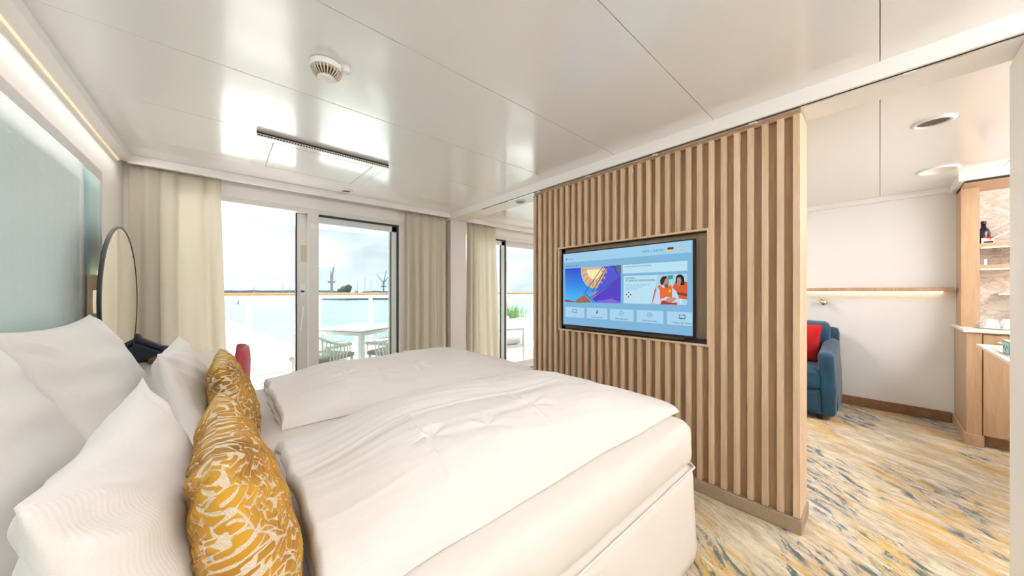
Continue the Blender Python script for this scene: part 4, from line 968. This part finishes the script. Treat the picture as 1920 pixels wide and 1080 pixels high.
ph_('screen_photo_hair', [(0.27, 0.68), (0.26, 0.82), (0.32, 0.93), (0.42, 0.95), (0.47, 0.90), (0.40, 0.84), (0.36, 0.70), (0.32, 0.64)], (0.03, 0.02, 0.02), 10)
ph_('screen_photo_face', [(0.36, 0.64), (0.37, 0.80), (0.42, 0.88), (0.48, 0.86), (0.52, 0.76), (0.50, 0.62), (0.45, 0.55), (0.40, 0.56)], (0.50, 0.27, 0.20), 9)
ph_('screen_photo_beard', [(0.38, 0.62), (0.42, 0.68), (0.50, 0.66), (0.49, 0.58), (0.44, 0.54)], (0.16, 0.08, 0.06), 10)
ph_('screen_photo_hand', [(0.40, 0.12), (0.48, 0.22), (0.66, 0.24), (0.72, 0.20), (0.66, 0.12), (0.52, 0.06)], (0.55, 0.30, 0.24), 10)
ph_('screen_photo_trousers', [(0.26, 0.0), (0.30, 0.12), (0.42, 0.14), (0.60, 0.06), (0.72, 0.08), (0.74, 0.0)], (0.50, 0.04, 0.02), 9)
ph_('screen_photo_cup', [(0.80, 0.05), (0.80, 0.20), (0.86, 0.20), (0.86, 0.05)], (0.75, 0.80, 0.92), 9)
# menu tiles
for (s0, s1, nm) in ((0.030, 0.217, 'TV'), (0.239, 0.418, 'Tagesprogramm'), (0.439, 0.621, 'Öffnungszeiten'), (0.642, 0.820, 'Praktische Infos'), (0.842, 0.990, 'Häfen der Reise')):
    quad('screen_tile', s0, s1, 0.129, 0.265, PALE, 1)
    cx_ = (s0 + s1) / 2 if s0 < 0.84 else 0.933
    text('screen_text', nm, cx_, 0.144, 0.018, INK, align='CENTER', width=None if nm == 'TV' else (0.100 if s0 < 0.84 else 0.108))
    if nm == 'TV':
        quad('screen_icon', cx_ - 0.022, cx_ + 0.022, 0.195, 0.238, INK, 2); quad('screen_icon', cx_ - 0.019, cx_ + 0.019, 0.200, 0.233, PALE, 3)
    elif nm.startswith('Tag'):
        disc('screen_icon', cx_ + 0.004, 0.232, 0.008, INK, 3); poly('screen_icon', [(cx_ - 0.012, 0.192), (cx_ + 0.002, 0.222), (cx_ + 0.010, 0.216), (cx_ + 0.006, 0.205), (cx_ + 0.016, 0.192), (cx_ + 0.002, 0.202)], INK, 3)
    elif nm.startswith('H'):
        poly('screen_icon', [(cx_ - 0.018, 0.195), (cx_ - 0.018, 0.240), (cx_ - 0.006, 0.234), (cx_ + 0.006, 0.240), (cx_ + 0.018, 0.234), (cx_ + 0.018, 0.192), (cx_ + 0.006, 0.198), (cx_ - 0.006, 0.192)], INK, 2)
        poly('screen_icon', [(cx_ - 0.015, 0.202), (cx_ - 0.015, 0.233), (cx_ + 0.006, 0.232), (cx_ + 0.015, 0.228), (cx_ + 0.015, 0.200), (cx_ + 0.006, 0.205)], PALE, 3)
    else:
        disc('screen_icon', cx_, 0.216, 0.028, INK, 2, 24, 0.025)
        poly('screen_icon', [(cx_ - 0.009, 0.203), (cx_ - 0.002, 0.219), (cx_ + 0.009, 0.231), (cx_ + 0.002, 0.214)], INK, 3)
text('brand_mark', 'LG', 0.497, 0.008, 0.012, (0.4, 0.42, 0.45), k=0, align='CENTER', st=0.3)
box('sensor_tab', M['black'], (2.206, 2.225, 1.285, 1.315, TZ0 - 0.008, TZ0 + 0.002), tv, bevel=0.002)
rm = thing('remote_control', (2.25, 0.77, 0.925), 'black remote control lying in the television niche', 'remote')
MB().prism([(0.703, 0.9255), (0.842, 0.9255), (0.845, 0.936), (0.84, 0.945), (0.72, 0.951), (0.703, 0.949)], lambda a, b_, h: (h, a, b_), 2.222, 2.268).obj('body', M['black'], rm, bevel=0.003)
for k in range(5): box('button', M['gasket'], (2.236, 2.254, 0.72 + 0.022 * k, 0.733 + 0.022 * k, 0.946, 0.953), rm)

# ------------------------------------------------------------------ ceiling fittings
sd_ = Vector((0.334, 1.64, ZC)); DN = Matrix.Rotation(R(180), 4, 'X')
sm_ = thing('smoke_detector', tuple(sd_), 'round white smoke detector on the bedroom ceiling', 'smoke detector')
M['cage'] = mat('detector_cream', (0.66, 0.58, 0.44), 0.5)
MB().lathe([(0.060, 0.0), (0.066, 0.004), (0.066, 0.020), (0.062, 0.026), (0.050, 0.028)], sd_, 36, DN).obj('base', M['white'], sm_, smooth=False, bevel=0.001, seg=1)
MB().lathe([(0.042, 0.026), (0.030, 0.055)], sd_, 24, DN).obj('core', M['lampdark'], sm_, smooth=True)
for k in range(26):
    a = 2 * math.pi * k / 26; ca_, sa_ = math.cos(a), math.sin(a)
    MB().tube([sd_ + Vector((0.060 * ca_, 0.060 * sa_, -0.026)), sd_ + Vector((0.055 * ca_, 0.055 * sa_, -0.042)), sd_ + Vector((0.034 * ca_, 0.034 * sa_, -0.060))], 0.0028, 5).obj('rib', M['cage'], sm_, smooth=True)
MB().lathe([(0.036, 0.057), (0.036, 0.061), (0.026, 0.067), (0.004, 0.069)], sd_, 28, DN).obj('cap', M['white'], sm_, smooth=True)
tb_ = sd_ + RT * 0.083 + FW * 0.012
MB().lathe([(0.017, 0), (0.018, 0.020), (0.014, 0.028), (0.004, 0.029)], tb_, 20, DN).obj('indicator_tab', M['white'], sm_, smooth=True)
box('tab_bridge', M['white'], (-0.02, 0.02, -0.012, 0.012, -0.016, 0), sm_, M=Matrix.Translation((sd_ + tb_) / 2 + (tb_ - sd_) * 0.15) @ Matrix.Rotation(math.atan2(RT.y, RT.x), 4, 'Z'))

vp = thing('air_vent_panel', (0.555, 3.0, ZC), 'white drop-down ventilation panel with slotted edge in the ceiling', 'vent')
vx0, vx1, vy0, vy1 = 0.140, 0.972, 2.605, 3.385
vent_z = lambda y: ZC - 0.028 + 0.0265 * (y - vy0) / (vy1 - vy0)
MB().add([(vx0, vy0, vent_z(vy0)), (vx1, vy0, vent_z(vy0)), (vx1, vy1, vent_z(vy1)), (vx0, vy1, vent_z(vy1)),
          (vx0, vy0 + 0.004, ZC - 0.0005), (vx1, vy0 + 0.004, ZC - 0.0005), (vx1, vy1, ZC - 0.0005), (vx0, vy1, ZC - 0.0005)],
         [(0, 1, 2, 3), (4, 5, 6, 7), (1, 2, 6, 5), (0, 3, 7, 4), (2, 3, 7, 6), (0, 1, 5, 4)]).obj('flap', M['ceil'], vp)
box('grille_shadow', M['dark'], (vx0, vx1, vy0 - 0.004, vy0 + 0.004, ZC - 0.026, ZC - 0.001), vp)
box('grille_rail', M['alu'], (vx0, vx1, vy0 - 0.010, vy0 - 0.003, ZC - 0.031, ZC - 0.027), vp)
box('grille_rail', M['alu'], (vx0, vx1, vy0 - 0.010, vy0 - 0.003, ZC - 0.017, ZC - 0.014), vp)
g0 = box('grille_bar', M['alu'], (vx0, vx0 + 0.006, vy0 - 0.010, vy0 - 0.003, ZC - 0.028, ZC - 0.016), vp)
for k in range(1, 52):
    o = g0.copy(); COL.objects.link(o); o.parent = vp; o.location = (k * (vx1 - vx0 - 0.006) / 51, 0, 0)
ix0, ix1, iy0, iy1 = 0.228, 0.868, 2.665, 3.275
ip = lambda x, y, k=0.001: (x, y, vent_z(y) - k)
M['joint'] = mat('panel_joint', (0.42, 0.40, 0.38), 0.6)
for a, b_, c_, d in ((ix0, ix0 + 0.006, iy0, iy1), (ix1 - 0.006, ix1, iy0, iy1), (ix0, ix1, iy0, iy0 + 0.004), (ix0, ix1, iy1 - 0.004, iy1)):
    MB().add([ip(a, c_), ip(b_, c_), ip(b_, d), ip(a, d), ip(a, c_, 0), ip(b_, c_, 0), ip(b_, d, 0), ip(a, d, 0)], [(0, 1, 2, 3), (4, 5, 6, 7), (0, 1, 5, 4), (1, 2, 6, 5), (2, 3, 7, 6), (3, 0, 4, 7)]).obj('hatch_joint', M['joint'], vp)
def downlight(x, y, z, r, label, closed=False):
    e = thing('downlight', (x, y, z), label, 'ceiling light', 'round recessed ceiling lights')
    MB().lathe([(r * 0.78, 0.001), (r * 0.80, 0.010), (r * 0.86, 0.012), (r, 0.004), (r, 0.0)], (x, y, z), 40, DN).obj('ring', M['lampdiff'] if closed else M['white'], e, smooth=True) if closed else None
    if not closed:
        n_ = 40; mb2 = MB()
        for rr, hh2 in ((r, 0.0), (r, 0.005), (r * 0.86, 0.013), (r * 0.78, 0.013), (r * 0.72, 0.001)):
            for k in range(n_): a = 2 * math.pi * k / n_; mb2.v.append((x + rr * math.cos(a), y + rr * math.sin(a), z - hh2))
        for i in range(4):
            for k in range(n_): mb2.f.append((i * n_ + k, i * n_ + (k + 1) % n_, (i + 1) * n_ + (k + 1) % n_, (i + 1) * n_ + k))
        mb2.obj('ring', M['white'], e, smooth=True)
        MB().lathe([(r * 0.74, 0.0005), (r * 0.74, 0.003)], (x, y, z), 32, DN).obj('recess', M['lampdark'], e)
    return e
downlight(0.90, 3.54, ZC, 0.062, 'small dark recessed downlight near the window trim')
downlight(2.29, 2.47, 2.192, 0.060, 'dark recessed downlight under the header beam')
downlight(3.10, -0.205, 2.247, 0.085, 'dark recessed downlight in the living room ceiling')
downlight(4.36, -0.31, 2.247, 0.115, 'flat cream covered ceiling disc near the minibar', closed=True)
for n, loc, e_, sx, sy in FILL_PANELS:  # frames round the added fill light panels
    e = thing(n, loc, {'bedroom_fill_panel': 'added fill light panel over the bedside floor, out of view', 'living_fill_panel': 'added fill light panel over the sofa, out of view', 'entry_fill_panel': 'added fill light panel near the minibar, out of view'}[n], 'ceiling light')
    x, y, z = loc
    for d in ((x - sx / 2 - 0.02, x - sx / 2, y - sy / 2, y + sy / 2), (x + sx / 2, x + sx / 2 + 0.02, y - sy / 2, y + sy / 2), (x - sx / 2 - 0.02, x + sx / 2 + 0.02, y - sy / 2 - 0.02, y - sy / 2), (x - sx / 2 - 0.02, x + sx / 2 + 0.02, y + sy / 2, y + sy / 2 + 0.02)):
        box('fill_frame', M['white'], (*d, z - 0.004, z + 0.009), e)

# ================================================================== LIVING ROOM
sf = thing('sofa', (4.7, 1.1, 0), 'blue velvet sofa behind the slatted partition', 'sofa')
SX0, SX1, SY0, SY1 = 4.30, 5.14, 0.275, 2.05
def vel(p, n): return n * (0.006 * noise.noise((p.x * 5, p.y * 5, p.z * 5)) + 0.003 * noise.noise((p.x * 14, p.y * 14, p.z * 14)))
softbox(SX0 + 0.02, SX1, SY0 + 0.10, SY1 - 0.10, 0.05, 0.30, 0.02, 0.06).obj('base', M['velvet'], sf, smooth=True)
for a, b_ in ((SY0 + 0.10, 1.16), (1.165, SY1 - 0.10)):
    softbox(SX0, SX1 - 0.2, a, b_, 0.29, 0.49, 0.045, 0.04, vel).obj('seat_cushion', M['velvet'], sf, smooth=True)
    SB = Matrix.Translation((4.93, 0, 0.46)) @ Matrix.Rotation(R(-9), 4, 'Y')
    mb = softbox(-0.10, 0.10, a - 0.02, b_ - 0.02, 0.0, 0.47, 0.06, 0.04, vel); mb.v = [tuple(SB @ Vector(p)) for p in mb.v]; mb.obj('back_cushion', M['velvet'], sf, smooth=True)
softbox(SX1 - 0.14, SX1, SY0 + 0.02, SY1 - 0.02, 0.10, 0.86, 0.04, 0.06).obj('back_frame', M['velvet'], sf, smooth=True)
for sgn, y0 in ((1, SY0), (-1, SY1)):
    mb = softbox(SX0 - 0.02, SX1 - 0.02, 0, 0.115, 0.045, 0.72, 0.045, 0.035, vel); out = []
    for x, y, z in mb.v:
        u = (x - SX0) / (SX1 - SX0); top = 0.665 + 0.075 * sm(u * 1.4)
        z2 = 0.045 + (z - 0.045) * (top - 0.045) / (0.72 - 0.045)
        y2 = y - 0.035 * max(0, (z2 - 0.35)) / 0.35 * -0.5 + 0.0
        x2 = x + (0.05 * (1 - z2 / 0.7) if u < 0.2 else 0)
        out.append((x2, y0 + sgn * y2, z2))
    mb.v = out; mb.obj('arm', M['velvet'], sf, smooth=True)
for x in (SX0 + 0.1, SX1 - 0.1):
    for y in (SY0 + 0.12, SY1 - 0.12): MB().tube([(x, y, 0.05), (x, y, 0)], [0.025, 0.02], 12).obj('foot', M['black'], sf)
def red_cushion():
    K = 24; mb = MB(); g = [-1 + 2 * i / K for i in range(K + 1)]; S_ = 0.21
    Mx = Matrix.Translation((4.70, 0.62, 0.712)) @ Matrix.Rotation(R(-14), 4, 'Y') @ Matrix.Rotation(R(4), 4, 'X')
    for side in (1, -1):
        b0_ = len(mb.v)
        for i in g:
            for j in g: mb.v.append(tuple(Mx @ Vector((side * 0.06 * ((1 - i * i) * (1 - j * j)) ** 0.45, S_ * i * (1 - 0.06 * (1 - j * j) * i * i), S_ * j * (1 - 0.06 * (1 - i * i) * j * j)))))
        for i in range(K):
            for j in range(K):
                f = (b0_ + i * (K + 1) + j, b0_ + (i + 1) * (K + 1) + j, b0_ + (i + 1) * (K + 1) + j + 1, b0_ + i * (K + 1) + j + 1); mb.f.append(f if side > 0 else f[::-1])
    return tag(mb.obj('cushion', M['redfab'], None, smooth=True), 'plain red cushion on the blue sofa', 'cushion')
red_cushion()
# wall shelf with led strip
ws = thing('wall_shelf', (5.13, 1.2, 1.26), 'long oak wall shelf with warm light underneath', 'shelf')
box('board', M['oakcab'], (5.07, XF, -0.455, 3.3, 1.252, 1.292), ws, bevel=0.002)
box('led_strip', M['led'], (5.150, 5.172, -0.40, 3.25, 1.244, 1.2515), ws)
wl = thing('reading_lamp', (5.15, 0.43, 1.12), 'small brass reading spotlight on the wall above the sofa', 'lamp')
RXn = Matrix.Rotation(R(-90), 4, 'Y')
MB().lathe([(0.030, 0), (0.030, 0.012), (0.010, 0.014)], (XF, 0.43, 1.135), 24, RXn).obj('wall_plate', M['brass'], wl, smooth=False)
MB().tube([(XF - 0.01, 0.43, 1.135), (XF - 0.05, 0.43, 1.135)], 0.007, 10).obj('arm', M['brass'], wl, smooth=True)
MB().tube([(XF - 0.06, 0.445, 1.160), (XF - 0.085, 0.41, 1.105)], [0.024, 0.026], 16).obj('head', M['brass'], wl, smooth=True)

# ------------------------------------------------------------------ minibar
CX, CY = 4.545, -0.466
mbr = thing('minibar_cabinet', (4.85, -1.1, 0), 'oak minibar cabinet below the marble shelves', 'cabinet')
box('side_panel', M['oakcab'], (CX + 0.02, XF - 0.004, CY - 0.02, CY, 0.09, 0.918), mbr)
box('stile', M['oakcab'], (CX, CX + 0.025, CY - 0.075, CY, 0.09, 0.918), mbr, bevel=0.002)
box('body', M['oakcab'], (CX + 0.025, XF - 0.004, YB + 0.02, CY - 0.02, 0.09, 0.918), mbr)
for k, (a, b_) in enumerate(((-0.56 - 0.55, CY - 0.080), (-1.68, -1.115))):
    d_ = box('door', M['oakcab'], (CX + 0.002, CX + 0.024, a, b_, 0.10, 0.905), mbr, bevel=0.004)
    MB().lathe([(0.006, 0), (0.006, 0.015), (0.014, 0.018), (0.014, 0.024), (0.004, 0.027)], (CX + 0.003, b_ - 0.07, 0.845), 16, RXn).obj('knob', M['brass'], d_, smooth=False)
box('plinth', M['oakcab'], (CX - 0.012, XF - 0.004, CY - 0.085, CY + 0.012, 0, 0.095), mbr, bevel=0.004)
box('toe_kick', M['walnut'], (CX + 0.05, CX + 0.07, YB + 0.02, CY - 0.085, 0, 0.09), mbr)
tag(box('countertop', M['counter'], (CX - 0.015, XF, YB, CY + 0.015, 0.919, 0.942), None, bevel=0.003), 'pale stone worktop on the minibar cabinet', 'worktop')
su = thing('minibar_shelves', (5.05, -1.0, 0.95), 'oak framed marble shelf niche above the minibar', 'shelf unit')
box('post', M['oakcab'], (4.93, XF, -0.575, -0.478, 0.942, 2.185), su, bevel=0.002)
box('marble_back', M['marble'], (5.170, XF, YB, -0.575, 0.942, 2.185), su)
box('header', M['oakcab'], (4.70, 5.17, YB, -0.478, 2.165, 2.19), su, bevel=0.002)
box('header_gap', M['dark'], (4.69, 4.70, YB, -0.478, 2.17, 2.19), su)
for z in (1.640, 1.452):
    b_ = box('shelf', M['oakcab'], (4.95, 5.17, YB, -0.575, z, z + 0.032), su, bevel=0.002)
    box('led_strip', M['led'], (4.955, 4.975, YB, -0.585, z - 0.010, z - 0.001), b_)
rl_ = MB().tube([(4.965, -0.61, 1.525), (4.965, -1.8, 1.525)], 0.005, 8).obj('glass_rail', M['brass'], su, smooth=True)
box('rail_post', M['chrome'], (4.958, 4.972, -0.615, -0.600, 1.484, 1.532), rl_)
SH = 1.672
bt = thing('bottle', (5.09, -0.614, SH), 'dark glass bottle on the top minibar shelf', 'bottle')
MB().lathe([(0.034, 0.0), (0.036, 0.005), (0.036, 0.105), (0.030, 0.13), (0.015, 0.15), (0.0135, 0.185)], (5.09, -0.614, SH), 24).obj('glass_body', M['bottle'], bt, smooth=True)
MB().lathe([(0.016, 0.185), (0.016, 0.207), (0.014, 0.209)], (5.09, -0.614, SH), 20).obj('cap', M['black'], bt)
fr = thing('menu_card', (5.0, -0.60, SH), 'small white framed card with red corner beside the bottle', 'card')
box('card_board', M['white'], (4.992, 4.998, -0.655, -0.59, SH, SH + 0.05), fr)
box('dark_print', M['black'], (4.991, 4.992, -0.650, -0.602, SH + 0.006, SH + 0.02), fr)
MB().prism([(-0.66, SH + 0.052), (-0.60, SH + 0.062), (-0.62, SH + 0.045), (-0.65, SH + 0.040)], lambda a, b, h: (h, a, b), 4.989, 4.995).obj('red_corner', M['redfab'], fr)
tw = thing('white_tray', (5.0, -0.72, SH), 'white tilted tray leaning on the top minibar shelf', 'tray')
TR = Matrix.Translation((4.985, -0.645, SH + 0.015)) @ Matrix.Rotation(R(-38), 4, 'X') @ Matrix.Rotation(R(180), 4, 'Z') @ Matrix.Rotation(R(20), 4, 'Y')
box('board', M['wallcool'], (-0.05, 0.015, 0.0, 0.20, 0.0, 0.010), tw, M=Matrix.Translation((4.985, -0.64, SH + 0.03)) @ Matrix.Rotation(R(180), 4, 'Z') @ Matrix.Rotation(R(33), 4, 'X'), bevel=0.002)
MB().tube([(5.03, -0.66 - 0.14 * i / 12, SH + 0.06 + 0.10 * math.sin(math.pi * (0.12 + 0.6 * i / 12))) for i in range(13)], 0.004, 8).obj('handle', M['wine'], tw, smooth=True)
box('wood_prop', M['oakframe'], (5.02, 5.05, -0.012, 0.012, 0.0, 0.30), tw, M=Matrix.Translation((0, -0.74, SH + 0.08)) @ Matrix.Rotation(R(24), 4, 'X'))
def wineglass(x, y, z, label):
    e = thing('wine_glass', (x, y, z), label, 'wine glass', 'upturned wine glasses')
    MB().lathe([(0.034, 0.0), (0.037, 0.02), (0.032, 0.055), (0.012, 0.078)], (x, y, z), 24).obj('bowl', M['wine'], e, smooth=True)
    MB().lathe([(0.004, 0.076), (0.0035, 0.118)], (x, y, z), 10).obj('stem', M['wine'], e, smooth=True)
    MB().lathe([(0.005, 0.118), (0.034, 0.124), (0.034, 0.127)], (x, y, z), 24).obj('foot', M['wine'], e, smooth=True)
wineglass(5.05, -0.665, 1.484, 'upturned wine glass on the lower shelf nearest the oak post')
wineglass(5.05, -0.765, 1.484, 'upturned wine glass on the lower shelf farther from the oak post')
pl_ = tag(MB().lathe([(0.10, 0.0), (0.125, 0.006), (0.13, 0.012), (0.12, 0.010), (0.10, 0.007)], (4.80, -0.655, 0.942), 40).obj('serving_plate', M['porcelain'], None, smooth=True), 'white plate under the upturned cups', 'plate')
def cup(x, y, rz, label):
    z = 0.951; e = thing('cup', (x, y, z), label, 'cup', 'upturned white cups')
    MB().lathe([(0.040, 0.0), (0.0405, 0.006), (0.034, 0.045), (0.024, 0.066), (0.021, 0.070), (0.019, 0.067)], (x, y, z), 28).obj('cup_body', M['porcelain'], e, smooth=True)
    c_, s_ = math.cos(rz), math.sin(rz)
    MB().tube([(x + c_ * r_, y + s_ * r_, z + h_) for r_, h_ in ((0.036, 0.014), (0.055, 0.016), (0.060, 0.032), (0.050, 0.046), (0.030, 0.048))], 0.004, 8).obj('handle', M['porcelain'], e, smooth=True)
cup(4.76, -0.612, R(200), 'upturned white cup at the front left of the plate'); cup(4.76, -0.700, R(220), 'upturned white cup at the front right of the plate')
cup(4.85, -0.610, R(60), 'upturned white cup at the back left of the plate'); cup(4.85, -0.698, R(-40), 'upturned white cup at the back right of the plate')
hp = thing('capsule_holder', (5.03, -0.775, 0.942), 'slim white capsule holder on the minibar worktop', 'holder')
box('holder_top', M['white'], (5.0, 5.16, -0.80, -0.675, 1.222, 1.236), hp, bevel=0.002)
box('holder_back', M['wine'], (5.06, 5.066, -0.79, -0.75, 0.942, 1.222), hp)
for k in range(5):
    z = 0.985 + 0.038 * k; o = MB().lathe([(0.026, 0.0), (0.029, 0.002), (0.029, 0.005), (0.022, 0.007), (0.016, 0.030), (0.010, 0.034)], (5.058, -0.770, z), 20, Matrix.Scale(0.72, 4, (0, 0, 1)) @ RXn).obj('coffee_capsule', M['greencap'], None, smooth=True)
    tag(o, ('bottom', 'second lowest', 'middle', 'second highest', 'top')[k] + ' green coffee capsule in the holder', 'capsule', 'green coffee capsules')
cs = thing('console_table', (3.75, -0.9, 0), 'white console top in front of the minibar', 'table')
box('top', M['counter'], (3.22, 4.20, -1.30, -0.475, 0.842, 0.862), cs, bevel=0.003)
box('inlay', M['oakcab'], (3.26, 3.95, -0.512, -0.504, 0.862, 0.8635), cs)
for x in (3.35, 4.05): box('leg', M['white'], (x, x + 0.05, -1.26, -1.20, 0, 0.842), cs)
box('foot_bar', M['white'], (3.35, 4.10, -1.28, -0.95, 0, 0.02), cs)
tbx = thing('tea_box', (3.72, -0.6, 0.862), 'teal and white cardboard box on the console top', 'box')
box('carton', M['teabox'], (3.56, 3.72, -0.76, -0.518, 0.8625, 0.942), tbx, bevel=0.001)
box('lid', M['white'], (3.56, 3.72, -0.76, -0.518, 0.942, 0.946), tbx)
box('side_print', mat('box_side_mint', (0.45, 0.68, 0.62), 0.5), (3.57, 3.71, -0.518, -0.5165, 0.87, 0.935), tbx)
MB().tube([(3.59 + 0.011 * i, -0.5162, 0.90 + 0.02 * math.sin(i * 1.1)) for i in range(10)], 0.0016, 6).obj('printed_squiggle', M['teabox'], tbx)
box('lettering', M['white'], (3.5590, 3.5600, -0.66, -0.60, 0.91, 0.916), tbx)
